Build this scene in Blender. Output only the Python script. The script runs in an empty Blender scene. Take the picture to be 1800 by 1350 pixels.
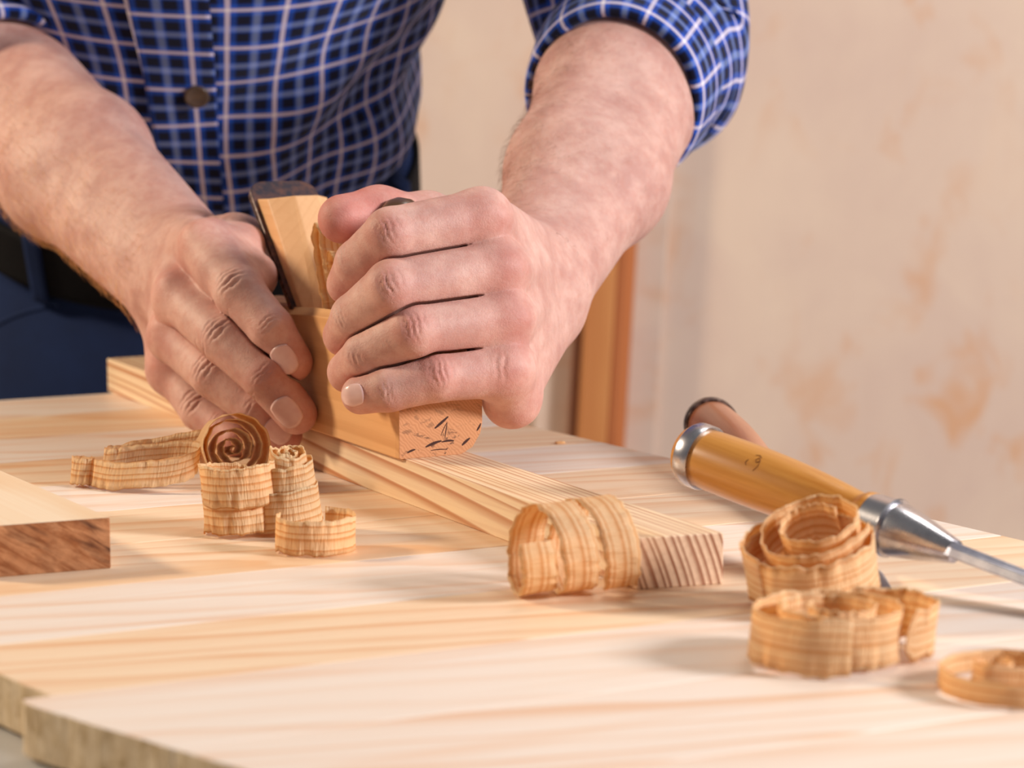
import bpy, bmesh, math, random
import numpy as np
from mathutils import Vector, Matrix
random.seed(7); rng = np.random.default_rng(7)
S = bpy.context.scene

# ------------------------------------------------------------------ camera
FPX, HOR, CAMZ = 4250.0, 95.0, 0.20          # 85 mm lens, camera 20 cm above the worktop (worktop top is z = 0)
PITCH = math.atan((675 - HOR) / FPX)
cam = bpy.data.cameras.new('camera'); camo = bpy.data.objects.new('camera', cam)
S.collection.objects.link(camo); S.camera = camo
camo.location = (0, 0, CAMZ); camo.rotation_euler = (math.pi / 2 - PITCH, 0, 0)
cam.sensor_width = 36; cam.sensor_fit = 'HORIZONTAL'; cam.lens = FPX / 1800 * 36
cam.clip_start = 0.05; cam.clip_end = 50
cam.dof.use_dof = True; cam.dof.focus_distance = 1.06; cam.dof.aperture_fstop = 10.5

# ------------------------------------------------------------------ light
S.view_settings.view_transform = 'Standard'; S.view_settings.look = 'None'
S.view_settings.gamma = 1.0; S.view_settings.use_curve_mapping = False
S.view_settings.exposure = -0.20
world = bpy.data.worlds.new('world'); S.world = world; world.use_nodes = True
bg = world.node_tree.nodes['Background']; bg.inputs[0].default_value = (1.0, 0.97, 0.98, 1); bg.inputs[1].default_value = 0.18

def area(name, loc, target, size, power, color):
    l = bpy.data.lights.new(name, 'AREA'); l.shape = 'DISK'; l.size = size; l.energy = power; l.color = color
    o = bpy.data.objects.new(name, l); S.collection.objects.link(o); o.location = loc
    o.rotation_euler = (Vector(target) - Vector(loc)).to_track_quat('-Z', 'Y').to_euler()
    return o
area('softbox_right', (1.6, 0.40, 0.74), (0.05, 1.15, 0.08), 0.42, 50, (1.0, 0.975, 0.985))
area('softbox_left', (-1.45, 1.32, 0.84), (0.0, 1.0, 0.0), 0.24, 27, (1.0, 0.82, 0.60))
area('ceiling_lamp', (0.6, 1.7, 2.0), (0.4, 1.9, 0.0), 0.7, 11, (1.0, 0.96, 0.92))

# ------------------------------------------------------------------ geometry helpers
CAM = np.array([0, 0, CAMZ])
FW = np.array([0, math.cos(PITCH), -math.sin(PITCH)]); UPV = np.array([0, math.sin(PITCH), math.cos(PITCH)]); RT = np.array([1.0, 0, 0])
def ray(x, y): return FW + (x - 900) / FPX * RT + (675 - y) / FPX * UPV
def onz(x, y, z=0.0):
    d = ray(x, y); return CAM + d * ((z - CAMZ) / d[2])
def dep(x, y, Z): return CAM + ray(x, y) * Z
# board frame: U runs along the board towards the viewer, V to the right, measured from the plane's near left sole corner
ORG = onz(700, 808, 0.02)
TH = math.radians(28.1)
U = np.array([math.sin(TH), -math.cos(TH), 0]); V = np.array([math.cos(TH), math.sin(TH), 0]); ZA = np.array([0, 0, 1.0])
def L(s, v, z): return ORG + U * s / 1000 + V * v / 1000 + np.array([0, 0, z / 1000 - 0.02])
def on_v(x, y, v):
    d = ray(x, y); return CAM + d * (((ORG + V * v / 1000 - CAM) @ V) / (d @ V))
def on_s(x, y, s):
    d = ray(x, y); return CAM + d * (((ORG + U * s / 1000 - CAM) @ U) / (d @ U))
def far(x, y, prev, mm, near=False):
    """point on the sight line at distance mm from prev, on the far side of it"""
    d = ray(x, y); d = d / np.linalg.norm(d); o = CAM - prev; b = o @ d; c = o @ o - (mm / 1000) ** 2
    disc = b * b - c
    q = math.sqrt(disc) if disc > 0 else 0.0
    return CAM + d * (-b + (-q if near else q))
def unit(v): v = np.asarray(v, float); return v / np.linalg.norm(v)

def link(o, parent=None):
    S.collection.objects.link(o)
    if parent is not None: o.parent = parent
    return o
def mesh_obj(name, verts, faces, mat, parent=None, smooth=False, matrix=None):
    me = bpy.data.meshes.new(name); me.from_pydata([tuple(v) for v in verts], [], [tuple(f) for f in faces]); me.update()
    if smooth: me.polygons.foreach_set('use_smooth', [True] * len(me.polygons))
    if mat: me.materials.append(mat)
    o = bpy.data.objects.new(name, me); link(o, parent)
    if matrix is not None: o.matrix_world = matrix; 
    return o
def bm_obj(name, bm, mat, parent=None, smooth=False, matrix=None):
    me = bpy.data.meshes.new(name); bmesh.ops.recalc_face_normals(bm, faces=bm.faces); bm.to_mesh(me); bm.free()
    if smooth: me.polygons.foreach_set('use_smooth', [True] * len(me.polygons))
    if mat: me.materials.append(mat)
    o = bpy.data.objects.new(name, me); link(o, parent)
    if matrix is not None: o.matrix_world = matrix
    return o
def empty(name, loc=(0, 0, 0)):
    o = bpy.data.objects.new(name, None); o.empty_display_size = 0.02; link(o); o.location = tuple(loc); return o
def tag(o, label=None, cat=None, group=None, kind=None):
    if label: o['label'] = label
    if cat: o['category'] = cat
    if group: o['group'] = group
    if kind: o['kind'] = kind
    return o
def adopt(o, parent):
    """parent while keeping the world placement"""
    o.parent = parent; o.matrix_parent_inverse = Matrix.Translation(parent.location).inverted(); return o
def frame(org, x, y, z):
    m = Matrix.Identity(4)
    for i, a in enumerate((x, y, z, org)):
        for r in range(3): m[r][i] = a[r]
    return m
def bevel(o, w, seg=2, ang=0.6):
    m = o.modifiers.new('bevel', 'BEVEL'); m.width = w; m.segments = seg; m.limit_method = 'ANGLE'; m.angle_limit = ang
    return o
def prism(poly, h0, h1):
    """poly: list of (a,b); extruded along third coord -> bmesh with coords (a,b,h)"""
    bm = bmesh.new(); lo = [bm.verts.new((a, b, h0)) for a, b in poly]; hi = [bm.verts.new((a, b, h1)) for a, b in poly]
    n = len(poly); bm.faces.new(lo[::-1]); bm.faces.new(hi)
    for i in range(n): bm.faces.new((lo[i], lo[(i + 1) % n], hi[(i + 1) % n], hi[i]))
    return bm

# ------------------------------------------------------------------ material helpers
class NT:
    def __init__(s, name):
        s.m = bpy.data.materials.new(name); s.m.use_nodes = True; s.t = s.m.node_tree; s.b = s.t.nodes['Principled BSDF']
        s.out = s.t.nodes['Material Output']
    def n(s, typ, **kw):
        nd = s.t.nodes.new(typ)
        for k, v in kw.items():
            if k in nd.inputs: s.set(nd.inputs[k], v)
            else: setattr(nd, k, v)
        return nd
    def set(s, inp, v):
        if isinstance(v, bpy.types.NodeSocket): s.t.links.new(v, inp)
        else: inp.default_value = v
    def math(s, op, a, b=None, c=None, clamp=False):
        nd = s.t.nodes.new('ShaderNodeMath'); nd.operation = op; nd.use_clamp = clamp
        for i, v in enumerate((a, b, c)):
            if v is not None: s.set(nd.inputs[i], v)
        return nd.outputs[0]
    def mix(s, f, a, b, blend='MIX'):
        nd = s.t.nodes.new('ShaderNodeMix'); nd.data_type = 'RGBA'; nd.blend_type = blend
        s.set(nd.inputs[0], f); s.set(nd.inputs[6], a); s.set(nd.inputs[7], b); return nd.outputs[2]
    def ramp(s, f, stops, interp='LINEAR'):
        nd = s.t.nodes.new('ShaderNodeValToRGB'); nd.color_ramp.interpolation = interp; e = nd.color_ramp.elements
        while len(e) < len(stops): e.new(0.5)
        for i, (p, c) in enumerate(stops):
            e[i].position = p; e[i].color = (c, c, c, 1) if isinstance(c, (int, float)) else (*c, 1)
        s.set(nd.inputs[0], f); return nd.outputs[0]
    def noise(s, vec, scale, detail=3, rough=0.5, dist=0.0):
        nd = s.t.nodes.new('ShaderNodeTexNoise'); s.set(nd.inputs['Vector'], vec)
        nd.inputs['Scale'].default_value = scale; nd.inputs['Detail'].default_value = detail
        nd.inputs['Roughness'].default_value = rough; nd.inputs['Distortion'].default_value = dist
        return nd.outputs[0]
    def mapping(s, vec, scale=(1, 1, 1), loc=(0, 0, 0), rot=(0, 0, 0)):
        nd = s.t.nodes.new('ShaderNodeMapping'); s.set(nd.inputs[0], vec)
        nd.inputs[1].default_value = loc; nd.inputs[2].default_value = rot; nd.inputs[3].default_value = scale; return nd.outputs[0]
    def coord(s, which='Object'): return s.t.nodes.new('ShaderNodeTexCoord').outputs[which]
    def bump(s, h, strength=0.3, dist=0.001):
        nd = s.t.nodes.new('ShaderNodeBump'); nd.inputs['Strength'].default_value = strength; nd.inputs['Distance'].default_value = dist
        s.set(nd.inputs['Height'], h); s.t.links.new(nd.outputs[0], s.b.inputs['Normal']); return nd
    def base(s, c, rough=0.5, spec=0.3, metal=0.0):
        s.set(s.b.inputs['Base Color'], c if isinstance(c, bpy.types.NodeSocket) else (*c, 1))
        s.set(s.b.inputs['Roughness'], rough); s.b.inputs['Specular IOR Level'].default_value = spec; s.b.inputs['Metallic'].default_value = metal
        return s.m

def srgb(r, g, b):
    f = lambda c: (c / 255 / 12.92) if c / 255 <= 0.04045 else ((c / 255 + 0.055) / 1.055) ** 2.4
    return (f(r), f(g), f(b))

def wood(name, light, dark, accent, pith=(0.06, -0.05), tilt=(0.0, 0.0), freq=220, warp=0.004, contrast=1.0, streak=0.35, rough=0.5, vary=True, ampmin=0.25, ringramp=None, wob=3.0):
    """solid pine: the grain runs along local X; growth rings are cylinders around a pith line in the local YZ plane"""
    t = NT(name); co = t.coord('Object')
    if vary:
        rnd = t.n('ShaderNodeObjectInfo').outputs['Random']
        off = t.n('ShaderNodeCombineXYZ'); t.set(off.inputs[0], t.math('MULTIPLY', rnd, 7.3)); t.set(off.inputs[1], t.math('MULTIPLY', t.math('SUBTRACT', rnd, 0.5), 0.05)); t.set(off.inputs[2], t.math('MULTIPLY', t.math('SINE', t.math('MULTIPLY', rnd, 91.0)), 0.012))
        add = t.n('ShaderNodeVectorMath', operation='ADD'); t.set(add.inputs[0], co); t.set(add.inputs[1], off.outputs[0]); co = add.outputs[0]
    co2 = t.mapping(co, rot=(0, tilt[0], tilt[1]), loc=(0, -pith[0], -pith[1]))
    slow = t.mapping(co, scale=(wob, 22, 22))
    w1 = t.n('ShaderNodeTexNoise', noise_dimensions='3D'); t.set(w1.inputs['Vector'], slow); w1.inputs['Scale'].default_value = 1.0; w1.inputs['Detail'].default_value = 2
    dv = t.n('ShaderNodeVectorMath', operation='SUBTRACT'); t.set(dv.inputs[0], w1.outputs['Color']); dv.inputs[1].default_value = (0.5, 0.5, 0.5)
    dm = t.n('ShaderNodeVectorMath', operation='SCALE'); t.set(dm.inputs[0], dv.outputs[0]); dm.inputs['Scale'].default_value = warp * 2
    ad = t.n('ShaderNodeVectorMath', operation='ADD'); t.set(ad.inputs[0], co2); t.set(ad.inputs[1], dm.outputs[0])
    sp = t.n('ShaderNodeSeparateXYZ'); t.set(sp.inputs[0], ad.outputs[0])
    r = t.math('SQRT', t.math('ADD', t.math('POWER', sp.outputs[1], 2.0), t.math('POWER', sp.outputs[2], 2.0)))
    ph = t.math('MULTIPLY', r, freq)
    ir = t.n('ShaderNodeTexNoise', noise_dimensions='1D'); t.set(ir.inputs['W'], t.math('MULTIPLY', ph, 0.35)); ir.inputs['Scale'].default_value = 1.0
    ph = t.math('ADD', ph, t.math('MULTIPLY', ir.outputs[0], 1.6))
    fr = t.math('FRACT', ph)
    ring = t.ramp(fr, ringramp or [(0.0, 0.05), (0.55, 0.18), (0.86, 1.0), (0.93, 0.9), (1.0, 0.05)])
    idx = t.n('ShaderNodeTexNoise', noise_dimensions='1D'); t.set(idx.inputs['W'], t.math('MULTIPLY', t.math('FLOOR', ph), 3.7)); idx.inputs['Scale'].default_value = 1.0
    amp = t.ramp(idx.outputs[0], [(0.3, ampmin), (0.7, 1.0)])
    ring = t.math('MULTIPLY', t.math('MULTIPLY', ring, amp), contrast, clamp=True)
    fib = t.noise(t.mapping(co, scale=(6, 420, 420)), 1.0, 3, 0.6)
    band = t.noise(t.mapping(co, scale=(2.2, 34, 34), loc=(3, 1, 2)), 1.0, 3, 0.55)
    c = t.mix(ring, (*light, 1), (*dark, 1))
    c = t.mix(t.math('MULTIPLY', t.ramp(band, [(0.50, 0.0), (0.72, 1.0)]), streak), c, (*accent, 1))
    c = t.mix(t.math('MULTIPLY', t.ramp(fib, [(0.35, 1.0), (0.6, 0.0)]), 0.16), c, (*dark, 1))
    t.bump(t.math('ADD', fib, t.math('MULTIPLY', ring, 0.5)), 0.12, 0.0004)
    return t.base(c, rough, 0.3)

M = {}
M['panel'] = wood('pine_panel_wood', srgb(237, 226, 215), srgb(222, 170, 126), srgb(227, 180, 140), pith=(0.03, -0.10), tilt=(0.10, 0.05), freq=100, warp=0.009, contrast=0.70, streak=0.42, rough=0.42, wob=1.6)
M['panel_warm'] = wood('warm_pine_panel_wood', srgb(240, 216, 186), srgb(218, 154, 98), srgb(226, 170, 116), pith=(0.03, -0.10), tilt=(0.10, 0.05), freq=100, warp=0.009, contrast=0.75, streak=0.5, rough=0.42, wob=1.6)
M['board'] = wood('pine_board_wood', srgb(245, 222, 188), srgb(178, 104, 58), srgb(236, 192, 124), pith=(-0.14, -0.055), tilt=(0.03, 0.045), freq=330, warp=0.0012, contrast=1.0, streak=0.4, rough=0.45, vary=False, ampmin=0.6)
M['board_end'] = wood('pine_board_end_grain', srgb(238, 206, 174), srgb(140, 76, 42), srgb(226, 180, 136), pith=(-0.14, -0.055), tilt=(0.03, 0.045), freq=330, warp=0.0012, contrast=1.0, streak=0.3, rough=0.6, vary=False, ampmin=0.75, ringramp=[(0.0, 0.05), (0.42, 0.15), (0.72, 0.95), (0.92, 1.0), (1.0, 0.05)])
M['offcut'] = wood('offcut_wood', srgb(240, 218, 190), srgb(226, 180, 130), srgb(235, 195, 150), pith=(0.02, -0.08), freq=140, contrast=0.6, streak=0.3, vary=False)
M['plane'] = wood('beech_plane_wood', srgb(230, 178, 124), srgb(190, 128, 76), srgb(214, 154, 98), pith=(0.08, 0.05), freq=300, warp=0.001, contrast=0.6, streak=0.4, rough=0.45, vary=False)
M['wedge'] = wood('wedge_wood', srgb(236, 186, 136), srgb(216, 158, 108), srgb(226, 170, 120), pith=(0.1, 0.04), freq=260, warp=0.001, contrast=0.45, streak=0.3, rough=0.45, vary=False)

# rough sawn end of the worktop planks / dark end grain of the offcut
def endgrain(name, a, b, cdark, rot, scale, stretch=7):
    t = NT(name); co = t.mapping(t.coord('Object'), rot=rot)
    n1 = t.noise(t.mapping(co, scale=(scale, scale * stretch, scale)), 1.0, 4, 0.6, 0.6)
    n2 = t.noise(co, 90, 4, 0.7); n3 = t.noise(t.mapping(co, scale=(scale * .6, scale * stretch * .45, scale * .5), loc=(5, 2, 1)), 1.0, 2, 0.5, 1.0)
    c = t.mix(t.ramp(n1, [(0.38, 0.0), (0.62, 1.0)]), (*a, 1), (*b, 1))
    c = t.mix(t.ramp(n3, [(0.56, 0.0), (0.70, 0.85)]), c, (*cdark, 1))
    c = t.mix(t.math('MULTIPLY', t.ramp(n2, [(0.4, 1.0), (0.6, 0.0)]), 0.25), c, (*cdark, 1))
    t.bump(t.math('ADD', n1, t.math('MULTIPLY', n2, 0.5)), 0.5, 0.0008)
    return t.base(c, 0.8, 0.15)
M['sawn'] = endgrain('sawn_plank_end', srgb(236, 214, 182), srgb(214, 188, 150), srgb(176, 146, 106), (0, 0, 0), 160, 2)
M['offend'] = endgrain('offcut_end_grain', srgb(196, 138, 96), srgb(150, 92, 56), srgb(66, 34, 26), (math.radians(32), 0, 0), 300, 0.16)

# skin: mottled, redder where the mesh stores 'red'
t = NT('skin'); co = t.coord('Object')
red = t.n('ShaderNodeAttribute', attribute_name='red').outputs['Fac']
n1 = t.noise(co, 55, 4, 0.6); n2 = t.noise(co, 260, 3, 0.6); n3 = t.noise(co, 900, 2, 0.6)
c = t.mix(t.ramp(n1, [(0.35, 0.0), (0.65, 1.0)]), (*srgb(218, 175, 161), 1), (*srgb(192, 143, 131), 1))
c = t.mix(t.math('MULTIPLY', t.ramp(n2, [(0.45, 0.0), (0.7, 1.0)]), 0.35), c, (*srgb(196, 132, 116), 1))
c = t.mix(t.math('MULTIPLY', red, t.math('ADD', 0.35, t.math('MULTIPLY', n1, 0.7)), clamp=True), c, (*srgb(206, 112, 100), 1))
vo = t.n('ShaderNodeTexVoronoi', feature='DISTANCE_TO_EDGE'); t.set(vo.inputs['Vector'], co); vo.inputs['Scale'].default_value = 620
t.bump(t.math('ADD', t.math('ADD', t.math('MULTIPLY', n2, 0.6), n3), t.math('MULTIPLY', t.math('MINIMUM', vo.outputs['Distance'], 0.18), 1.6)), 0.24, 0.0006)
M['skin'] = t.base(c, 0.55, 0.35)
t.b.inputs['Subsurface Weight'].default_value = 0.18; t.b.inputs['Subsurface Radius'].default_value = (1.0, 0.35, 0.2); t.b.inputs['Subsurface Scale'].default_value = 0.0016
t = NT('fingernail'); M['nail'] = t.base(t.mix(t.noise(t.coord('Object'), 300, 2), (*srgb(238, 204, 196), 1), (*srgb(226, 180, 172), 1)), 0.25, 0.5)
t = NT('arm_hair'); M['hair_light'] = t.base(srgb(214, 160, 104), 0.45, 0.4)
t = NT('dark_arm_hair'); M['hair_dark'] = t.base(srgb(132, 92, 66), 0.5, 0.3)

# plaid shirt cloth, woven from the UV map (metres)
def plaid(name, P=0.0258, fold=0.0):
    t = NT(name); uv = t.n('ShaderNodeUVMap', uv_map='UVMap').outputs[0]; sp = t.n('ShaderNodeSeparateXYZ'); t.set(sp.inputs[0], uv)
    cols, lines, browns = [], [], []
    for i in (0, 1):
        f = t.math('FRACT', t.math('MULTIPLY', sp.outputs[i], 1.0 / P))
        navy, blue, pale = srgb(12, 13, 34), srgb(30, 84, 196), srgb(140, 160, 214)
        cols.append(t.ramp(f, [(0.0, blue), (0.13, blue), (0.18, navy), (0.38, navy), (0.42, blue), (0.455, pale), (0.545, pale), (0.58, blue), (0.62, navy), (0.82, navy), (0.87, blue), (1.0, blue)]))
        d = t.math('ABSOLUTE', t.math('SUBTRACT', t.math('FRACT', t.math('ADD', t.math('MULTIPLY', sp.outputs[i], 1.0 / P), 0.5)), 0.5))
        lines.append(t.ramp(d, [(0.030, 1.0), (0.055, 0.0)]))
    c = t.mix(0.5, cols[0], cols[1])
    ln = t.math('MAXIMUM', lines[0], lines[1]); both = t.math('MULTIPLY', lines[0], lines[1])
    c = t.mix(t.math('MULTIPLY', ln, 0.80), c, (*srgb(226, 212, 224), 1)); c = t.mix(both, c, (*srgb(246, 238, 244), 1))
    wv = t.noise(t.mapping(uv, scale=(1, 1, 1)), 2600, 2, 0.6); c = t.mix(t.math('MULTIPLY', wv, 0.25), c, (*srgb(20, 24, 60), 1))
    t.bump(t.noise(uv, 1500, 2, 0.6), 0.15, 0.0005)
    t.b.inputs['Sheen Weight'].default_value = 0.15
    return t.base(c, 0.85, 0.12)
M['plaid'] = plaid('plaid_cotton')
def cloth(name, a, b, scale=60):
    t = NT(name); co = t.coord('Object'); n = t.noise(co, scale, 4, 0.6); f = t.noise(co, 1800, 2, 0.6)
    t.bump(f, 0.25, 0.0006); return t.base(t.mix(n, (*a, 1), (*b, 1)), 0.85, 0.15)
M['denim'] = cloth('navy_denim', srgb(24, 33, 60), srgb(30, 47, 88), 25)
M['belt'] = cloth('black_leather', srgb(14, 13, 15), srgb(26, 24, 26), 120)
M['lining'] = cloth('shirt_seam_lining', srgb(20, 14, 20), srgb(34, 20, 24))
t = NT('horn_button'); M['button'] = t.base(t.mix(t.noise(t.coord('Object'), 200, 3), (*srgb(92, 74, 62), 1), (*srgb(58, 46, 42), 1)), 0.3, 0.5)

# metals
def metal(name, a, b, rough=0.3, scale=120, m=1.0):
    t = NT(name); n = t.noise(t.coord('Object'), scale, 5, 0.65)
    c = t.mix(t.ramp(n, [(0.4, 0.0), (0.62, 1.0)]), (*a, 1), (*b, 1)); t.bump(n, 0.15, 0.0004)
    return t.base(c, t.math('ADD', rough, t.math('MULTIPLY', n, 0.15)), 0.5, m)
M['steel'] = metal('polished_steel', srgb(214, 212, 216), srgb(176, 174, 182), 0.2, 60)
M['blade'] = metal('ground_blade_steel', srgb(196, 198, 210), srgb(160, 162, 178), 0.36, 60)
M['iron'] = metal('rusty_blade_iron', srgb(50, 44, 54), srgb(104, 70, 60), 0.5, 170, 0.35)
M['hoop'] = metal('worn_hoop_steel', srgb(150, 138, 134), srgb(74, 60, 56), 0.3, 220)
def lacquer(name, a, b, scale=(8, 190, 190)):
    t = NT(name); co = t.coord('Object'); n = t.noise(t.mapping(co, scale=scale), 1.0, 4, 0.6, 0.3); n2 = t.noise(co, 45, 3, 0.5)
    c = t.mix(t.ramp(n, [(0.35, 0.0), (0.68, 1.0)]), (*a, 1), (*b, 1)); c = t.mix(t.math('MULTIPLY', n2, 0.3), c, (*b, 1))
    t.bump(n, 0.06, 0.0004); m = t.base(c, 0.3, 0.45); t.b.inputs['Coat Weight'].default_value = 0.25; t.b.inputs['Coat Roughness'].default_value = 0.25; return m
M['handle'] = lacquer('amber_lacquered_wood', srgb(216, 156, 76), srgb(184, 118, 44))
M['handle2'] = lacquer('pinkish_lacquered_wood', srgb(206, 142, 104), srgb(180, 108, 70))
M['horn'] = lacquer('dark_horn_wood', srgb(110, 80, 52), srgb(70, 48, 32))
t = NT('burnt_mark'); M['mark'] = t.base(srgb(120, 72, 34), 0.6, 0.2)

# shavings: thin, striped along their length, a little light passes through
t = NT('pine_shaving'); uv = t.n('ShaderNodeUVMap', uv_map='UVMap').outputs[0]
rnd = t.n('ShaderNodeObjectInfo').outputs['Random']
sp = t.n('ShaderNodeSeparateXYZ'); t.set(sp.inputs[0], uv)
wav = t.noise(t.mapping(uv, scale=(18, 1, 1)), 1.0, 2)
vv = t.math('ADD', t.math('MULTIPLY', sp.outputs[1], 330.0), t.math('ADD', t.math('MULTIPLY', wav, 0.9), t.math('MULTIPLY', rnd, 17.0)))
nn = t.n('ShaderNodeTexNoise', noise_dimensions='1D'); t.set(nn.inputs['W'], vv); nn.inputs['Scale'].default_value = 0.45
st = t.ramp(t.math('FRACT', t.math('ADD', vv, t.math('MULTIPLY', nn.outputs[0], 1.5))), [(0.0, 0.0), (0.5, 0.15), (0.8, 0.85), (0.9, 0.7), (1.0, 0.0)])
rip = t.noise(t.mapping(uv, scale=(900, 130, 1)), 1.0, 3, 0.6)
c = t.mix(st, (*srgb(252, 232, 188), 1), (*srgb(220, 158, 86), 1)); c = t.mix(t.math('MULTIPLY', rip, 0.22), c, (*srgb(226, 164, 98), 1))
t.base(c, 0.5, 0.35); t.bump(rip, 0.8, 0.0013)
tr = t.n('ShaderNodeBsdfTranslucent'); t.set(tr.inputs[0], t.mix(0.5, c, (*srgb(252, 190, 92), 1)))
mx = t.n('ShaderNodeMixShader'); mx.inputs[0].default_value = 0.42; t.t.links.new(t.b.outputs[0], mx.inputs[1]); t.t.links.new(tr.outputs[0], mx.inputs[2]); t.t.links.new(mx.outputs[0], t.out.inputs[0])
M['shaving'] = t.m

# walls
t = NT('stained_plywood_wall'); co = t.coord('Object')
a = t.noise(t.mapping(co, scale=(1, 1, 0.8)), 7, 4, 0.55, 0.4); b = t.noise(t.mapping(co, scale=(1, 1, 0.7), loc=(4, 2, 7)), 17, 3, 0.6, 0.5); g = t.noise(t.mapping(co, scale=(60, 60, 3)), 1.0, 3)
c = t.mix(t.ramp(a, [(0.35, 0.0), (0.65, 1.0)]), (*srgb(226, 202, 182), 1), (*srgb(216, 190, 174), 1))
sm = t.math('MULTIPLY', t.ramp(b, [(0.54, 0.0), (0.70, 1.0)]), t.ramp(a, [(0.42, 0.15), (0.6, 1.0)]))
c = t.mix(t.math('MULTIPLY', sm, 0.75), c, (*srgb(216, 160, 116), 1)); c = t.mix(t.math('MULTIPLY', g, 0.12), c, (*srgb(200, 165, 140), 1))
t.bump(g, 0.1, 0.001); M['wall'] = t.base(c, 0.7, 0.15)
M['post'] = wood('larch_post_wood', srgb(212, 146, 88), srgb(166, 88, 44), srgb(178, 96, 50), pith=(0.03, 0.05), freq=90, warp=0.004, contrast=0.9, streak=0.6, vary=False)
M['post2'] = wood('reddish_post_wood', srgb(196, 118, 70), srgb(150, 72, 38), srgb(158, 80, 44), pith=(0.03, 0.05), freq=70, warp=0.004, contrast=0.9, streak=0.7, vary=False)
t = NT('grey_bench_top'); M['bench'] = t.base(t.mix(t.noise(t.coord('Object'), 40, 3), (*srgb(206, 204, 200), 1), (*srgb(190, 188, 184), 1)), 0.5, 0.3)
t = NT('concrete_floor'); M['floor'] = t.base(t.mix(t.noise(t.coord('Object'), 6, 4), (*srgb(150, 140, 130), 1), (*srgb(128, 120, 112), 1)), 0.7, 0.2)

# ------------------------------------------------------------------ room
def box(name, lo, hi, mat, parent=None, matrix=None):
    bm = prism([(lo[0], lo[1]), (hi[0], lo[1]), (hi[0], hi[1]), (lo[0], hi[1])], lo[2], hi[2]); return bm_obj(name, bm, mat, parent, matrix=matrix)
WY = 2.25
tag(box('floor', (-2.6, -1.2, -0.90), (2.6, WY + .1, -0.86), M['floor']), kind='structure')
tag(box('wall_back', (-2.6, WY, -0.86), (2.6, WY + .08, 1.9), M['wall']), kind='structure')
def post(name, xa, xb, y0, y1, mat, lean=0.0):
    bm = prism([(xa, y0), (xb, y0), (xb, y1), (xa, y1)], -0.86, 1.9)
    o = bm_obj(name, bm, mat)
    for v in o.data.vertices: v.co.x += lean * (v.co.z - 0.0)
    # wood grain runs along local X: store the post lying down
    R = Matrix.Rotation(math.radians(90), 4, 'Y'); o.data.transform(R); o.matrix_world = R.inverted(); bevel(o, 0.002)
    return tag(o, kind='structure')
post('trim_1', 0.069, 0.096, WY - 0.045, WY, M['post'], 0.055)
post('trim_4', 0.0962, 0.113, WY - 0.040, WY, M['post2'], 0.055)
post('trim_2', 0.113, 0.143, WY - 0.012, WY, M['wall'], 0.055)
post('trim_3', 0.028, 0.062, WY - 0.010, WY, M['wall'], 0.055)

# ------------------------------------------------------------------ bench and glued pine worktop
G = np.array([0.8966, 0.4428, 0]); N = np.array([-0.4428, 0.8966, 0])
PT = 0.0175
bench = empty('workbench', G * 0.3 + N * 0.9 + np.array([0, 0, -0.86]))
tag(bench, 'pale grey workbench under the left end of the pine panel', 'workbench')
bm = prism([(0.02, 0.30), (0.50, 0.30), (0.54, 1.30), (0.10, 1.30)], -0.052, -PT - 0.0016)
o = bm_obj('bench_top', bm, M['bench'], matrix=frame((0, 0, 0), G, N, ZA)); adopt(o, bench); bevel(o, 0.002)
for (ta, da) in ((0.08, 0.38), (0.44, 0.38), (0.16, 1.22), (0.46, 1.22)):
    o = bm_obj('leg', prism([(ta - .03, da - .03), (ta + .03, da - .03), (ta + .03, da + .03), (ta - .03, da + .03)], -0.86, -0.052), M['bench'], matrix=frame((0, 0, 0), G, N, ZA)); adopt(o, bench)

panel = empty('pine_worktop', G * 0.35 + N * 0.95 + np.array([0, 0, -PT]))
tag(panel, 'pale glued pine worktop under all the shavings and tools', 'worktop')
ds = [0.500, 0.580, 0.655, 0.7285, 0.802, 0.875, 0.948, 1.021, 1.094, 1.167, 1.240, 1.312, 1.3835]
def t_left(d, i): return (0.189 - 0.383 * (d - 0.7195)) if i < 3 else 0.197 - 0.23 * (d - 0.7307)
def t_right(d): return 0.5585 + (1.382 - d) * 0.1155
for i in range(len(ds) - 1):
    d0, d1 = ds[i] + 0.00005, ds[i + 1] - 0.00005
    la, lb = t_left(d0, i), t_left(d1, i)
    nseg = 14
    left = []
    for k in range(nseg + 1):
        q = k / nseg; left.append((la + (lb - la) * q + (random.uniform(-1, 1) * 0.0004 if 0 < k < nseg else 0), d0 + (d1 - d0) * q))
    if i == 2: left[-1] = (left[-1][0] + 0.003, left[-1][1]); left[-2] = (left[-2][0] + 0.0006, left[-2][1])
    poly = [(t_right(d0), d0), (t_right(d1), d1)] + left[::-1]
    mid = (0.35, (d0 + d1) / 2)
    bm = prism([(a - mid[0], b - mid[1]) for a, b in poly], -PT, random.uniform(-0.0001, 0.00005))
    o = bm_obj('plank', bm, M['panel_warm' if i in (3, 5, 6, 8, 10) else 'panel'], matrix=frame(G * mid[0] + N * mid[1], G, N, ZA))
    o.data.materials.append(M['sawn'])
    for p in o.data.polygons:
        if p.normal.x < -0.6: p.material_index = 1
    bevel(o, 0.0007, 2); adopt(o, panel)

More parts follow.
